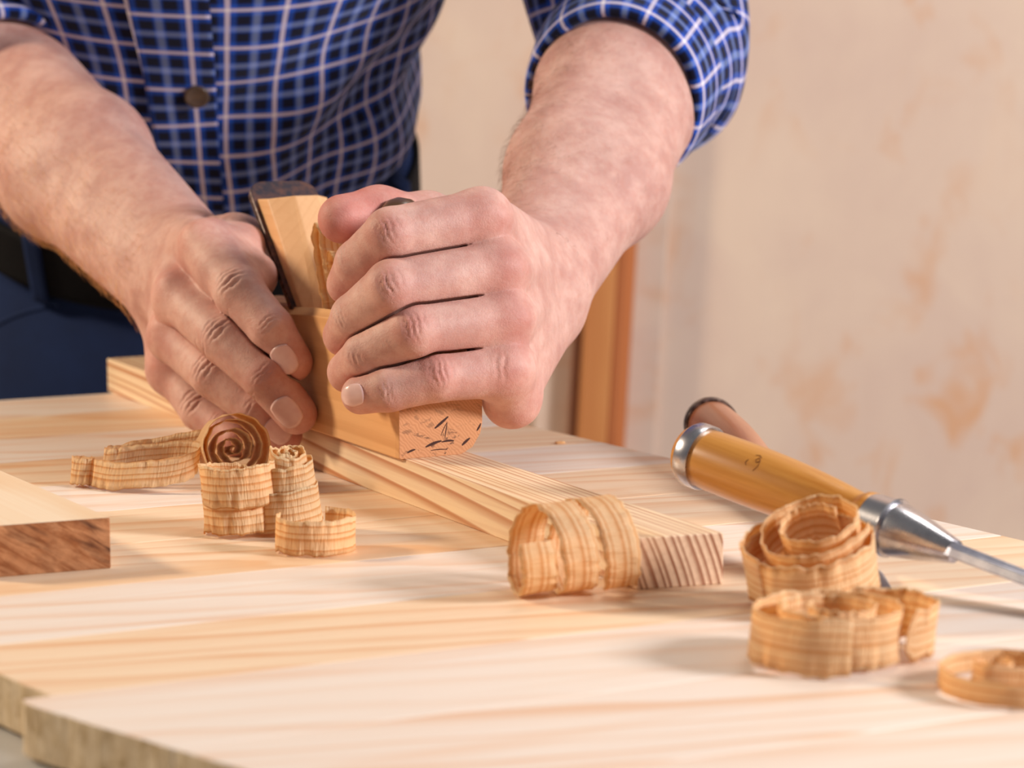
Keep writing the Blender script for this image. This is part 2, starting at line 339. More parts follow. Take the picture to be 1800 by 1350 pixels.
# ------------------------------------------------------------------ boards
def chunk(name, s0, s1, v0, v1, h, mat, endmat=None, skew=0.0, origin=None, au=U, av=V):
    """a sawn board lying on the worktop, local X along its length; au/av its axes"""
    c = (L((s0 + s1) / 2, (v0 + v1) / 2, 0) if origin is None else origin)
    hl, hw = (s1 - s0) / 2000, (v1 - v0) / 2000
    bm = prism([(-hl, -hw), (hl + skew, -hw), (hl - skew, hw), (-hl, hw)], 0, h)
    o = bm_obj(name, bm, mat, matrix=frame(c, au, av, ZA))
    if endmat:
        o.data.materials.append(endmat)
        for p in o.data.polygons:
            if p.normal.x > 0.6: p.material_index = 1
    bevel(o, 0.0006, 2); return o
board = chunk('pine_board', -411, 205.5, 3.0, 37.5, 0.020, M['board'], M['board_end'], skew=-0.0033)
tag(board, 'long pale pine board being planed, striped sawn end towards the viewer', 'board')
lu = unit(onz(187, 905, .02) - onz(0, 825, .02)); lu = unit(np.array([lu[0], lu[1], 0])); lv = np.array([-lu[1], lu[0], 0])
e0 = onz(187, 906, 0.0205); org = e0 - lu * 0.12 - lv * 0.026
org[2] = 0
off = chunk('pine_offcut', -120, 120, -26, 26, 0.0205, M['offcut'], M['offend'], skew=-0.004, origin=org, au=lu, av=lv)
tag(off, 'short pine board at the left edge with dark scorched end grain', 'board')

# ------------------------------------------------------------------ the wooden hand plane
plane = empty('hand_plane', L(-110, 21, 20)); PF = frame(L(0, 0, 0), U, V, ZA)   # local coords in metres: (s, v, z)
tag(plane, 'wooden hand plane with rusty iron, gripped by both hands on the board', 'hand plane')
WB = 43.0
def sect(top, taper=0.0):
    """outline of the body across its width, (v, z) in mm"""
    w = WB
    return [(0.6, 20), (w - 11, 20), (w - 5, 23), (w - 1, 29), (w, 34), (w, top - 4), (w - 4, top), (4, top), (0, top - 3.5), (0, 20.6)]
stations = [(-236, 70, 1.0), (-228, 72, 0.4), (-160, 75, 0), (-126, 77, 0), (-100, 79, 0), (-77, 80, 0), (-58, 79, 0), (-30, 74, 0), (-12, 68, 0), (-3, 62, 0), (0, 58, 0.5)]
bm = bmesh.new(); rows = []
for s, top, inset in stations: rows.append([bm.verts.new((s / 1000, (v + (WB / 2 - v) * inset * 0.05) / 1000, z / 1000)) for v, z in sect(top)])
for a, b in zip(rows, rows[1:]):
    for i in range(len(a)): j = (i + 1) % len(a); bm.faces.new((a[i], a[j], b[j], b[i]))
bm.faces.new(rows[0]); bm.faces.new(rows[-1][::-1])
body = bm_obj('plane_body', bm, M['plane'], matrix=PF)
cut = bm_obj('cut', prism([(-0.136, 0.082), (-0.074, 0.0195), (-0.070, 0.0195), (-0.066, 0.05), (-0.060, 0.082), (-0.060, 0.1), (-0.136, 0.1)], 0.0045, 0.0385), None)
cut.data.transform(Matrix(((1, 0, 0, 0), (0, 0, 1, 0), (0, 1, 0, 0), (0, 0, 0, 1)))); cut.matrix_world = PF
cut.data.flip_normals()
bb = body.modifiers.new('b', 'BOOLEAN'); bb.operation = 'DIFFERENCE'; bb.object = cut; bb.solver = 'EXACT'
bpy.context.view_layer.update()
me = bpy.data.meshes.new_from_object(body.evaluated_get(bpy.context.evaluated_depsgraph_get())); body.modifiers.clear(); body.data = me; me.name = 'plane_body'
bpy.data.objects.remove(cut)
# end grain: scuffed, ink-stained front end
t = NT('scuffed_end_grain'); co = t.coord('Object')
ln = t.n('ShaderNodeTexWave', wave_type='BANDS', bands_direction='DIAGONAL'); t.set(ln.inputs['Vector'], co); ln.inputs['Scale'].default_value = 330; ln.inputs['Distortion'].default_value = 9; ln.inputs['Detail'].default_value = 2; ln.inputs['Detail Scale'].default_value = 0.5
st1 = t.noise(t.mapping(co, scale=(1, 1, 1.8), loc=(.3, .1, .6)), 130, 4, 0.65, 0.8)
spz = t.n('ShaderNodeSeparateXYZ'); t.set(spz.inputs[0], co)
low = t.ramp(t.math('MULTIPLY', spz.outputs[2], 20.0), [(0.4, 1.0), (0.68, 0.35), (1.0, 0.2)])
c = t.mix(ln.outputs[0], (*srgb(208, 150, 106), 1), (*srgb(194, 134, 92), 1))
c = t.mix(t.math('MULTIPLY', t.ramp(st1, [(0.57, 0.0), (0.63, 1.0)]), low), c, (*srgb(58, 36, 34), 1))
M['scuff'] = t.base(c, 0.6, 0.25)
body.data.materials.append(M['scuff'])
for p in body.data.polygons:
    if p.normal.x > 0.85: p.material_index = 1
adopt(body, plane); bevel(body, 0.0009, 2, 0.7)
def pl_prism(name, poly, v0, v1, mat, bv=0.0006):
    bm = prism([(a / 1000, b / 1000) for a, b in poly], v0 / 1000, v1 / 1000)
    bmesh.ops.transform(bm, matrix=Matrix(((1, 0, 0, 0), (0, 0, 1, 0), (0, 1, 0, 0), (0, 0, 0, 1))), verts=bm.verts)
    o = bm_obj(name, bm, mat, matrix=PF); adopt(o, plane); bevel(o, bv / 1, 2); return o
# iron: slab lying on the 45 degree bed, rounded top corners
def slab(name, pa, pb, thick, v0, v1, mat, rc=6):
    pa, pb = np.array(pa, float), np.array(pb, float); d = unit(pb - pa); ln_ = np.linalg.norm(pb - pa); nrm = np.array([-d[1], d[0]])
    w = v1 - v0; out = [(0, 0), (0, w)]
    for k in range(7): a = k / 6 * math.pi / 2; out.append((ln_ - rc + rc * math.sin(a), w - rc + rc * math.cos(a)))
    for k in range(7): a = k / 6 * math.pi / 2; out.append((ln_ - rc + rc * math.cos(a), rc - rc * math.sin(a)))
    bm = prism([(a / 1000, b / 1000) for a, b in out], 0, thick / 1000)
    m = PF @ frame((pa[0] / 1000, v0 / 1000, pa[1] / 1000), (d[0], 0, d[1]), (0, 1, 0), (nrm[0], 0, nrm[1]))
    o = bm_obj(name, bm, mat, matrix=m); adopt(o, plane); bevel(o, 0.0005, 2); return o
iron = slab('plane_iron', (-75.5, 20), (-186, 133), -4.0, 2.5, 39.5, M['iron'], 9)
iron.data.materials.append(M['hoop'])
for p in iron.data.polygons:
    if abs(p.normal.z) < 0.5: p.material_index = 1
tag(iron, 'rust-speckled dark plane iron')
# wedge with a broad chamfer on its left front edge
Ls = dict(bot=(-94, 48), topb=(-177, 127.5), topf=(-150, 129.5), botf=(-88, 50))
def wedge():
    bm = bmesh.new()
    def ring(back, front, ch, v0, v1):
        pts = [(back, v0), (np.array(back) * .35 + np.array(front) * .65 + np.array([-2, -1.0]) * ch, v0), (front, v0 + 10 * ch), (front, v1 - 10 * ch), (np.array(back) * .35 + np.array(front) * .65 + np.array([-2, -1.0]) * ch, v1), (back, v1)]
        return [bm.verts.new((p[0] / 1000, v / 1000, p[1] / 1000)) for p, v in pts]
    r0 = ring((-96, 45), (-86, 46), 0.7, 5, 38); r1 = ring((-179, 127), (-150, 130), 1.0, 5, 38)
    for i in range(6): j = (i + 1) % 6; bm.faces.new((r0[i], r0[j], r1[j], r1[i]))
    bm.faces.new(r0[::-1]); bm.faces.new(r1)
    o = bm_obj('wedge', bm, M['wedge'], matrix=PF); adopt(o, plane); bevel(o, 0.0008, 2)
wedge()

# ink and scuff strokes on the front end grain of the plane, lying on its surface
INK_STROKES = [([(764, 753), (775, 744), (788, 732)], 0.9), ([(786, 742), (784, 756), (782, 770)], 0.35), ([(775, 766), (780, 752), (786, 742)], 0.3), ([(748, 786), (762, 778), (776, 775)], 0.9), ([(776, 777), (790, 773), (798, 775)], 0.7), ([(812, 783), (818, 776), (826, 770)], 0.9), ([(838, 757), (842, 752), (845, 744)], 0.7), ([(716, 796), (722, 792), (730, 790)], 0.7), ([(757, 792), (772, 789), (786, 790)], 0.35)]

# generic swept tube through points with radii (closed ends)
def tube(pts, rs, n=24, up=None, flat=1.0):
    pts = [np.array(p, float) for p in pts]; bm = bmesh.new(); rings = []
    up = np.array([0.2, 0.1, 1.0]) if up is None else np.array(up, float)
    for i, p in enumerate(pts):
        d = unit(pts[min(i + 1, len(pts) - 1)] - pts[max(i - 1, 0)]); a = unit(np.cross(d, up)); b = np.cross(a, d)
        rings.append([bm.verts.new(p + a * math.cos(2 * math.pi * k / n) * rs[i] + b * math.sin(2 * math.pi * k / n) * rs[i] * flat) for k in range(n)])
    for a, b in zip(rings, rings[1:]):
        for k in range(n): j = (k + 1) % n; bm.faces.new((a[k], a[j], b[j], b[k]))
    bm.faces.new(rings[0][::-1]); bm.faces.new(rings[-1]); return bm
t = NT('dark_ink'); M['ink'] = t.base(srgb(72, 46, 40), 0.7, 0.15)
mk = bmesh.new()
for seq, w in INK_STROKES:
    q = [on_s(x, y, 0.0) for x, y in seq]; q = [q[0] * .5 * ((1 - k) ** 2) * 2 + q[1] * 2 * k * (1 - k) + q[2] * k * k for k in np.linspace(0, 1, 9)]
    tb = tube(q, [0.75 * w * (0.35 + 0.65 * math.sin(math.pi * (k + .6) / 9.2)) / 1000 for k in range(9)], n=10)
    for v in tb.verts: d_ = (np.array(v.co) - ORG) @ U; v.co -= Vector(U * (d_ * 0.9 - 0.00002))
    me_ = bpy.data.meshes.new('tmp'); tb.to_mesh(me_); tb.free(); mk.from_mesh(me_); bpy.data.meshes.remove(me_)
o = bm_obj('ink_mark', mk, M['ink']); adopt(o, plane); o['label'] = 'dark ink strokes on the front end'
hp = [(-46, 22, 76), (-46, 22, 84), (-44, 22, 96), (-42, 22, 110), (-42, 22, 122), (-43, 22, 129), (-44, 22, 133), (-44, 22, 134.5)]
horn = bm_obj('horn_grip', tube([L(*p) for p in hp], [0.016, 0.0145, 0.0125, 0.0125, 0.0125, 0.0105, 0.006, 0.001], up=U), M['horn'], smooth=True); adopt(horn, plane); tag(horn, 'dark brown horn tip between thumb and forefinger')

# ------------------------------------------------------------------ shavings
def ribbon(name, pts, wd, width, label, mat=None, thick=0.00035, across=7, ruffle=0.0005, seed=1, taper=0.0):
    r = np.random.default_rng(seed); pts = np.array(pts, float); n = len(pts); wd = np.array(wd, float)
    if wd.ndim == 1: wd = np.tile(wd, (n, 1))
    wd = wd / np.linalg.norm(wd, axis=1)[:, None]; width = np.broadcast_to(np.array(width, float), (n,)).copy()
    tg = np.gradient(pts, axis=0); tg /= np.linalg.norm(tg, axis=1)[:, None]; nr = np.cross(tg, wd)
    ln_ = np.concatenate([[0], np.cumsum(np.linalg.norm(np.diff(pts, axis=0), axis=1))])
    def nz(fr):
        k = int(ln_[-1] * fr) + 4; a = r.uniform(-1, 1, k); x = np.linspace(0, k - 1.001, n); i = x.astype(int); f = x - i; f = f * f * (3 - 2 * f); return a[i] * (1 - f) + a[np.minimum(i + 1, k - 1)] * f
    if taper:
        e = np.minimum(1, np.minimum(ln_, ln_[-1] - ln_) / taper); width *= 0.35 + 0.65 * np.sqrt(np.maximum(e, 0))
    e0, e1 = nz(520) * 0.03 + nz(160) * 0.025, nz(520) * 0.03 + nz(160) * 0.025; b0, b1, bm_ = nz(420), nz(420), nz(260)
    V_, UVs = [], []
    for j in range(across):
        q = j / (across - 1); w = q - 0.5
        ww = w * width + (e0 * (1 - q) + e1 * q) * width * (abs(w) * 2) ** 2
        bulge = ruffle * ((b0 * (1 - q) ** 3 + b1 * q ** 3) + 0.12 * bm_ * (1 - abs(w) * 2))
        V_.append(pts + wd * ww[:, None] + nr * bulge[:, None]); UVs.append(np.stack([ln_, np.full(n, q) * width.max()], 1))
    V_ = np.stack(V_, 1).reshape(-1, 3); UVs = np.stack(UVs, 1).reshape(-1, 2)
    F = [(i * across + j, (i + 1) * across + j, (i + 1) * across + j + 1, i * across + j + 1) for i in range(n - 1) for j in range(across - 1)]
    o = mesh_obj(name, V_, F, mat or M['shaving'], smooth=True)
    uvl = o.data.uv_layers.new(name='UVMap'); li = np.empty(len(o.data.loops), int); o.data.loops.foreach_get('vertex_index', li)
    uvl.data.foreach_set('uv', UVs[li].ravel())
    so = o.modifiers.new('thickness', 'SOLIDIFY'); so.thickness = thick; so.offset = 0
    # sit the origin at the shaving's base
    c = V_.mean(0); c[2] = V_[:, 2].min(); o.data.transform(Matrix.Translation(-Vector(c))); o.location = c
    if label: tag(o, label, 'wood shaving', 'curled wood shavings')
    return o
def rest(o, z=0.0004):
    o.location.z = z; return o
def spiral(c, ax, xd, r0, r1, turns, a0=0.0, drift=0.0, ell=1.0, n=0, power=1.0, wob=0.0, seed=3):
    ax = unit(ax); xd = np.array(xd, float); xd = unit(xd - ax * (xd @ ax)); yd = np.cross(ax, xd); n = n or int(130 * turns) + 16
    r = np.random.default_rng(seed); p1, p2 = r.uniform(0, 6.28, 2); out = []
    for i in range(n):
        q = i / (n - 1); a = a0 + 2 * math.pi * turns * q; rr = r0 + (r1 - r0) * q ** power
        rr *= 1 + wob * math.sin(a * 1.0 * 1.7 + p1) + wob * .6 * math.sin(a * 0.63 + p2)
        out.append(np.array(c) + xd * math.cos(a) * rr + yd * math.sin(a) * rr * ell + ax * drift * q)
    return np.array(out)
X = np.array([1.0, 0, 0]); Y = np.array([0, 1.0, 0])

# 1 flat spiral in the foreground (centre right)
c = onz(1463, 1160); c[2] = 0.0094
p = spiral(c, ZA, X, 0.0075, 0.0282, 2.35, 2.6, wob=0.04, seed=4, power=0.9)
rest(ribbon('wood_shaving', p, unit(ZA + 0.04 * X), 0.0178, 'flat many-turned shaving coil in the front, left of the thin ring', seed=11, ruffle=0.0010))
pts = spiral(onz(1533, 1146) + ZA * .009, ZA, X, 0.0215, 0.0195, 0.50, math.radians(112 - 180), seed=5)
rest(ribbon('wood_shaving', pts, unit(ZA + 0.1 * X), 0.0172, 'open shaving arc hugging the right side of the flat front coil', seed=12, taper=0.004, ruffle=0.0010))
# 2 thin ring at the right edge
c = onz(1784, 1213); c[2] = 0.005
p = np.concatenate([spiral(onz(1747, 1210) + ZA * .0062, ZA, X, 0.0030, 0.0078, 1.7, 0.4, seed=8)[:-6], spiral(c, ZA, X, 0.0200, 0.0290, 1.28, 0.4 + 1.7 * 2 * math.pi + .5 - 2 * math.pi, wob=0.012, seed=9)[12:]])
k = np.ones(21) / 21; ps = np.stack([np.convolve(np.pad(p[:, i], 10, 'edge'), k, 'valid') for i in range(3)], 1)
rest(ribbon('wood_shaving', ps, ZA + 0.1 * X, 0.0072, 'thin low shaving ring with small inner curl at the right edge', seed=13))
# 3 tall tilted oval coil in front of the chisel
c = onz(1425, 1074); c[2] = 0.0175
ax = unit(np.array([-0.16, -0.20, 1.0]))
p = spiral(c, ax, X, 0.0226, 0.0238, 1.25, 2.2, drift=0.003, seed=5, wob=.02)
ax3 = unit(np.array([-0.30, -0.40, 1.0]))
p3 = spiral(c + np.array([0.0025, 0.005, 0.0085]), ax3, X, 0.0095, 0.0214, 1.9, 0.3, drift=-0.002, wob=0.05, seed=6)
rest(ribbon('wood_shaving', p, ax, 0.0200, 'outer band of the tall oval shaving coil before the chisel ferrule', seed=14, ruffle=.0009))
o = ribbon('wood_shaving', p3, ax3, 0.0165, 'inner tilted loops rising out of the tall oval shaving coil', seed=15, ruffle=.0009)
# 4 helix with horizontal axis against the near end of the board
c = onz(914, 1050); c[2] = 0.0176
axh = unit(np.array([0.93, 0.36, 0.0]))
p = spiral(c, axh, Y, 0.0164, 0.0174, 2.22, math.radians(160), drift=0.0365, seed=7, wob=.015, ell=1.0)
rest(ribbon('wood_shaving', p, axh + 0.06 * ZA, 0.0143, 'upright arched shaving helix leaning at the near end of the board', seed=16, ruffle=.0008))
# 5 the tangle at the left: roll facing the viewer, two-tier coil, cone, little arc, long flat loop
Zr = 1.130; c = dep(408, 768, Zr); c[2] = 0.0176
axr = unit(np.array([0.30, -1.0, 0.20]))
p = np.concatenate([spiral(c - axr * .007, axr, X, 0.0006, 0.0140, 3.3, 0.9, seed=9, power=1.15, drift=0.009)[:-1], spiral(c + axr * .002, axr, X, 0.0140, 0.0166, 1.3, 0.9 + 6.6 * math.pi, drift=0.003)])
rest(ribbon('wood_shaving', p, axr, 0.023, 'rolled shaving lying on its side, spiral mouth facing the viewer', seed=17))
c = onz(421, 936); c[2] = 0.0086
p = spiral(c, unit(np.array([0.05, -.05, 1])), X, 0.0150, 0.0162, 1.5, math.radians(176), drift=0.0165, seed=10, wob=.025)
rest(ribbon('wood_shaving', p, unit(np.array([-0.08, 0.10, 1])), 0.0172, 'two-tier upright shaving coil in front of the rolled one', seed=18, ruffle=.0013))
c = onz(509, 936); c[2] = 0.0085
pa = spiral(c, unit(np.array([0.02, 0.02, 1])), X, 0.0138, 0.0098, 1.9, 3.3, drift=0.0190, seed=11, wob=.02)
pb = spiral(c + np.array([0.0004, 0.0002, 0.0186]), unit(np.array([0.05, -0.30, 1])), X, 0.0092, 0.0016, 2.4, 3.3 + 1.9 * 2 * math.pi + .15, seed=11, wob=.04, drift=-.001)
p = np.concatenate([pa, pb])
wd = np.array([unit(ZA - 0.10 * Y + 0.16 * unit((c - q) * np.array([1, 1, 0]) + 1e-6)) for q in p])
rest(ribbon('wood_shaving', p, wd, 0.0170, 'cone-shaped upright shaving coil with a rosette top', seed=19, ruffle=.0007))
c = onz(556, 968); c[2] = 0.0073
p = spiral(c, ZA, X, 0.0164, 0.0150, 0.78, math.radians(-200), seed=12, wob=.02)
rest(ribbon('wood_shaving', p, unit(ZA + .05 * X), 0.0142, 'small open shaving arc at the foot of the cone-shaped coil', seed=20, ruffle=.0007))
# long flattened loop pointing left
A = onz(118, 856); B = onz(352, 872)
ex = unit(B - A); ey = np.array([-ex[1], ex[0], 0])
def ctrl(pts, n=160):
    pts = np.array(pts, float); m = len(pts); out = []
    for i in range(m - 1):
        p0, p1, p2_, p3_ = pts[max(i - 1, 0)], pts[i], pts[i + 1], pts[min(i + 2, m - 1)]
        for q in np.linspace(0, 1, n // (m - 1), endpoint=False):
            out.append(0.5 * ((2 * p1) + (-p0 + p2_) * q + (2 * p0 - 5 * p1 + 4 * p2_ - p3_) * q * q + (-p0 + 3 * p1 - 3 * p2_ + p3_) * q ** 3))
    return np.array(out + [pts[-1]])
def lp(x, y, z=0): return A + ex * x / 1000 + ey * y / 1000 + ZA * z / 1000
long_pts = [lp(9, 6, 7), lp(11, 4, 7), lp(9, 1, 7), lp(4, 1, 7), lp(0.5, 4, 7), lp(2, 8, 6.8), lp(8, 6, 6.6), lp(15, 1, 6.6), lp(26, -3, 6.8), lp(40, -3, 8), lp(53, 1, 9.5), lp(61, 9, 12), lp(60, 17, 15), lp(50, 19, 15), lp(34, 13, 13.5), lp(24, 8.5, 12), lp(18, 7, 11), lp(14.5, 9, 11), lp(15.5, 13, 11.5), lp(24, 18, 13), lp(40, 25, 16), lp(56, 31, 19)]
p = ctrl(long_pts, 420)
rest(ribbon('wood_shaving', p, unit(ZA + 0.35 * ey), 0.0128, 'long flattened shaving loop stretched out left of the rolled one', seed=21, ruffle=.0010))
# 6 shaving rising from the mouth of the plane
sv = [(-82, 60), (-88, 70), (-95, 82), (-101, 95), (-105, 107), (-106, 115), (-103, 119.5), (-99, 117), (-96, 108), (-92, 98), (-87, 92), (-82, 95), (-81, 102), (-85, 107), (-89, 103), (-88, 98)]
p = ctrl([L(a, 12.5, z) for a, z in sv], 150)
o = ribbon('wood_shaving', p, V, 0.0150, 'orange shaving curling out of the mouth of the hand plane', seed=22)
# a crumb of wood on the worktop behind the board
bm = bmesh.new(); bmesh.ops.create_icosphere(bm, subdivisions=2, radius=0.0022)
for v in bm.verts: v.co = Vector((v.co.x * 1.3, v.co.y * 0.7, max(-0.0006, v.co.z * .45))) * random.uniform(0.85, 1.15)
o = bm_obj('wood_crumb', bm, M['plane']); o.location = onz(985, 780) + ZA * 0.0006; tag(o, 'tiny brown wood crumb on the worktop behind the plane', 'wood crumb')

# ------------------------------------------------------------------ chisels
def lathe(name, prof, org_, ax, mat, parent, n=40, facet=0):
    """prof: (x mm along axis, r mm)"""
    ax = unit(ax); a = unit(np.cross(ax, ZA)); b = np.cross(a, ax); bm = bmesh.new(); rings = []
    for x, r in prof: rings.append([bm.verts.new((x / 1000, math.cos(2 * math.pi * k / n) * r / 1000, math.sin(2 * math.pi * k / n) * r / 1000)) for k in range(n)])
    for p, q in zip(rings, rings[1:]):
        for k in range(n): j = (k + 1) % n; bm.faces.new((p[k], p[j], q[j], q[k]))
    bm.faces.new(rings[0][::-1]); bm.faces.new(rings[-1])
    o = bm_obj(name, bm, mat, smooth=True, matrix=frame(org_, ax, a, b))
    m = o.modifiers.new('edge', 'EDGE_SPLIT'); m.split_angle = math.radians(38)
    adopt(o, parent); return o
def chisel(org_, tip, r, xs, handle_mat, label, name='chisel', blade_w=11.0, twist=0.0):
    """org_: butt end; xs: (ring0, ring1, handle end, ferrule end, cone end, blade end) in mm"""
    e = empty(name, org_); tag(e, label, 'chisel', 'chisels lying at the right'); ax = unit(tip - org_)
    r0, r1, he, fe, ce, be = xs
    h = [(0, r * 0.45), (0.8, r * 0.72), (2.5, r * 0.9), (r0 - .2, r * 0.96)]
    lathe('butt_cap', h + [(r0 + 1, r * .96)], org_, ax, handle_mat, e)
    hs = [(r1 - .5, r * 0.985), (r1 + 3, r * 1.0)]
    for q in np.linspace(0, 1, 12)[1:]: hs.append((r1 + 3 + (he - r1 - 10) * q, r * (1.0 + 0.05 * math.sin(q * 3.1) - 0.27 * q ** 2.2)))
    hs += [(he - 5, r * .76), (he - 3.5, r * .86), (he - 1, r * .88), (he, r * .84)]
    lathe('handle', hs, org_, ax, handle_mat, e)
    lathe('hoop', [(r0, r * .9), (r0, r * 1.07), (r0 + .8, r * 1.1), (r1 - .8, r * 1.1), (r1, r * 1.07), (r1, r * .9)], org_, ax, M['hoop'] if handle_mat is M['handle2'] else M['steel'], e)
    lathe('ferrule', [(he - .3, r * .7), (he - .3, r * .87), (fe - 1.2, r * .90), (fe - .6, r * .96), (fe, r * .92), (fe, r * .6)], org_, ax, M['steel'], e)
    lathe('socket', [(fe - .2, r * .55), (fe, r * .84), (fe + 2.5, r * .86), ((fe + ce) / 2, r * .66), (ce - 4, r * .44), (ce, r * .36), (ce + 1, r * .2)], org_, ax, M['steel'], e)
    a = unit(np.cross(ax, ZA)); b = np.cross(a, ax); ct, sn = math.cos(twist), math.sin(twist); a, b = a * ct + b * sn, b * ct - a * sn
    bm = bmesh.new(); w, hh = blade_w / 2000, 0.0027; rings = []
    for x, wf, zt in ((ce - 2.5, .75, 1.5), (ce + 1, 1.0, 1.2), (be - 14, 1.0, 0.85), (be, 1.0, -0.8)):
        rings.append([bm.verts.new((x / 1000, -w * wf, -hh)), bm.verts.new((x / 1000, w * wf, -hh)), bm.verts.new((x / 1000, w * wf, hh * min(.2, zt))), bm.verts.new((x / 1000, w * wf * .62, hh * zt)), bm.verts.new((x / 1000, -w * wf * .62, hh * zt)), bm.verts.new((x / 1000, -w * wf, hh * min(.2, zt)))])
    for p, q in zip(rings, rings[1:]):
        for k in range(6): j = (k + 1) % 6; bm.faces.new((p[k], p[j], q[j], q[k]))
    bm.faces.new(rings[0][::-1]); bm.faces.new(rings[-1])
    o = bm_obj('blade', bm, M['blade'], matrix=frame(org_, ax, a, b)); bevel(o, 0.0003, 2); adopt(o, e)
    return e, ax
A1 = onz(1228, 801, 0.0375); B1 = onz(1800, 1015, 0.0115); ax1 = unit(B1 - A1)
def along(x):        # mm along the first chisel's axis at image column x
    lo, hi = -0.1, 0.4
    for _ in range(50):
        m = (lo + hi) / 2; q = A1 + ax1 * m - CAM
        if 900 + FPX * (q @ RT) / (q @ FW) < x: lo = m
        else: hi = m
    return lo * 1000
b0 = along(1203); bt = A1 + ax1 * b0 / 1000
tz = (bt[2] - 0.0025) / -ax1[2]
c1, _ = chisel(bt, bt + ax1, 12.3, (along(1220) - b0, along(1243) - b0, along(1533) - b0, along(1572) - b0, along(1680) - b0, tz * 1000), M['handle'], 'amber-handled chisel on top, its blade running off to the right', blade_w=11, twist=0.38)
# faint stamped maker's mark on the amber handle: a small ring and strokes standing 0.05 mm proud
def on_handle(mm, ang):
    a = unit(np.cross(ax1, ZA)); b = np.cross(a, ax1); q = (mm - (along(1243) - b0 + 3)) / (along(1533) - along(1243) - 10); rr = 12.3 * (1.0 + 0.05 * math.sin(q * 3.1) - 0.27 * max(q, 0) ** 2.2) + 0.04
    return bt + ax1 * mm / 1000 + (a * math.cos(ang) + b * math.sin(ang)) * rr / 1000
def stroke(pts): return ctrl([on_handle(*p) for p in pts], 24)
mk = bmesh.new(); m0 = along(1352) - b0; an = math.radians(40)
for seq in ([(m0 - 2, an + .2), (m0 - 1, an + .28), (m0, an + .2), (m0 - 1, an + .1), (m0 - 2, an + .2)], [(m0, an + .2), (m0 + .6, an), (m0 - .4, an - .2)], [(m0 - 5, an + .1), (m0 - 5.5, an - .02), (m0 - 4.6, an - .1)], [(m0 - 3.5, an + .35), (m0 - 2, an + .40), (m0 - .5, an + .33)]):
    for s_ in (1,):
        tb = tube(stroke(seq), [0.00016] * len(stroke(seq)), n=5); me_ = bpy.data.meshes.new('tmp'); tb.to_mesh(me_); tb.free(); mk.from_mesh(me_); bpy.data.meshes.remove(me_)
o = bm_obj('stamped_mark', mk, M['mark']); adopt(o, c1); o['label'] = 'faint brown stamped mark'
P1 = onz(1246, 742, 0.0135); P3 = onz(1541, 1026, 0.0022); ax2 = unit(P3 - P1); ln2 = np.linalg.norm(P3 - P1) * 1000
chisel(P1, P3, 12.6, (3, 10, 128, 137, 172, ln2 + 2), M['handle2'], 'reddish-handled chisel lying under the amber one, blade hidden by the shaving', blade_w=12)
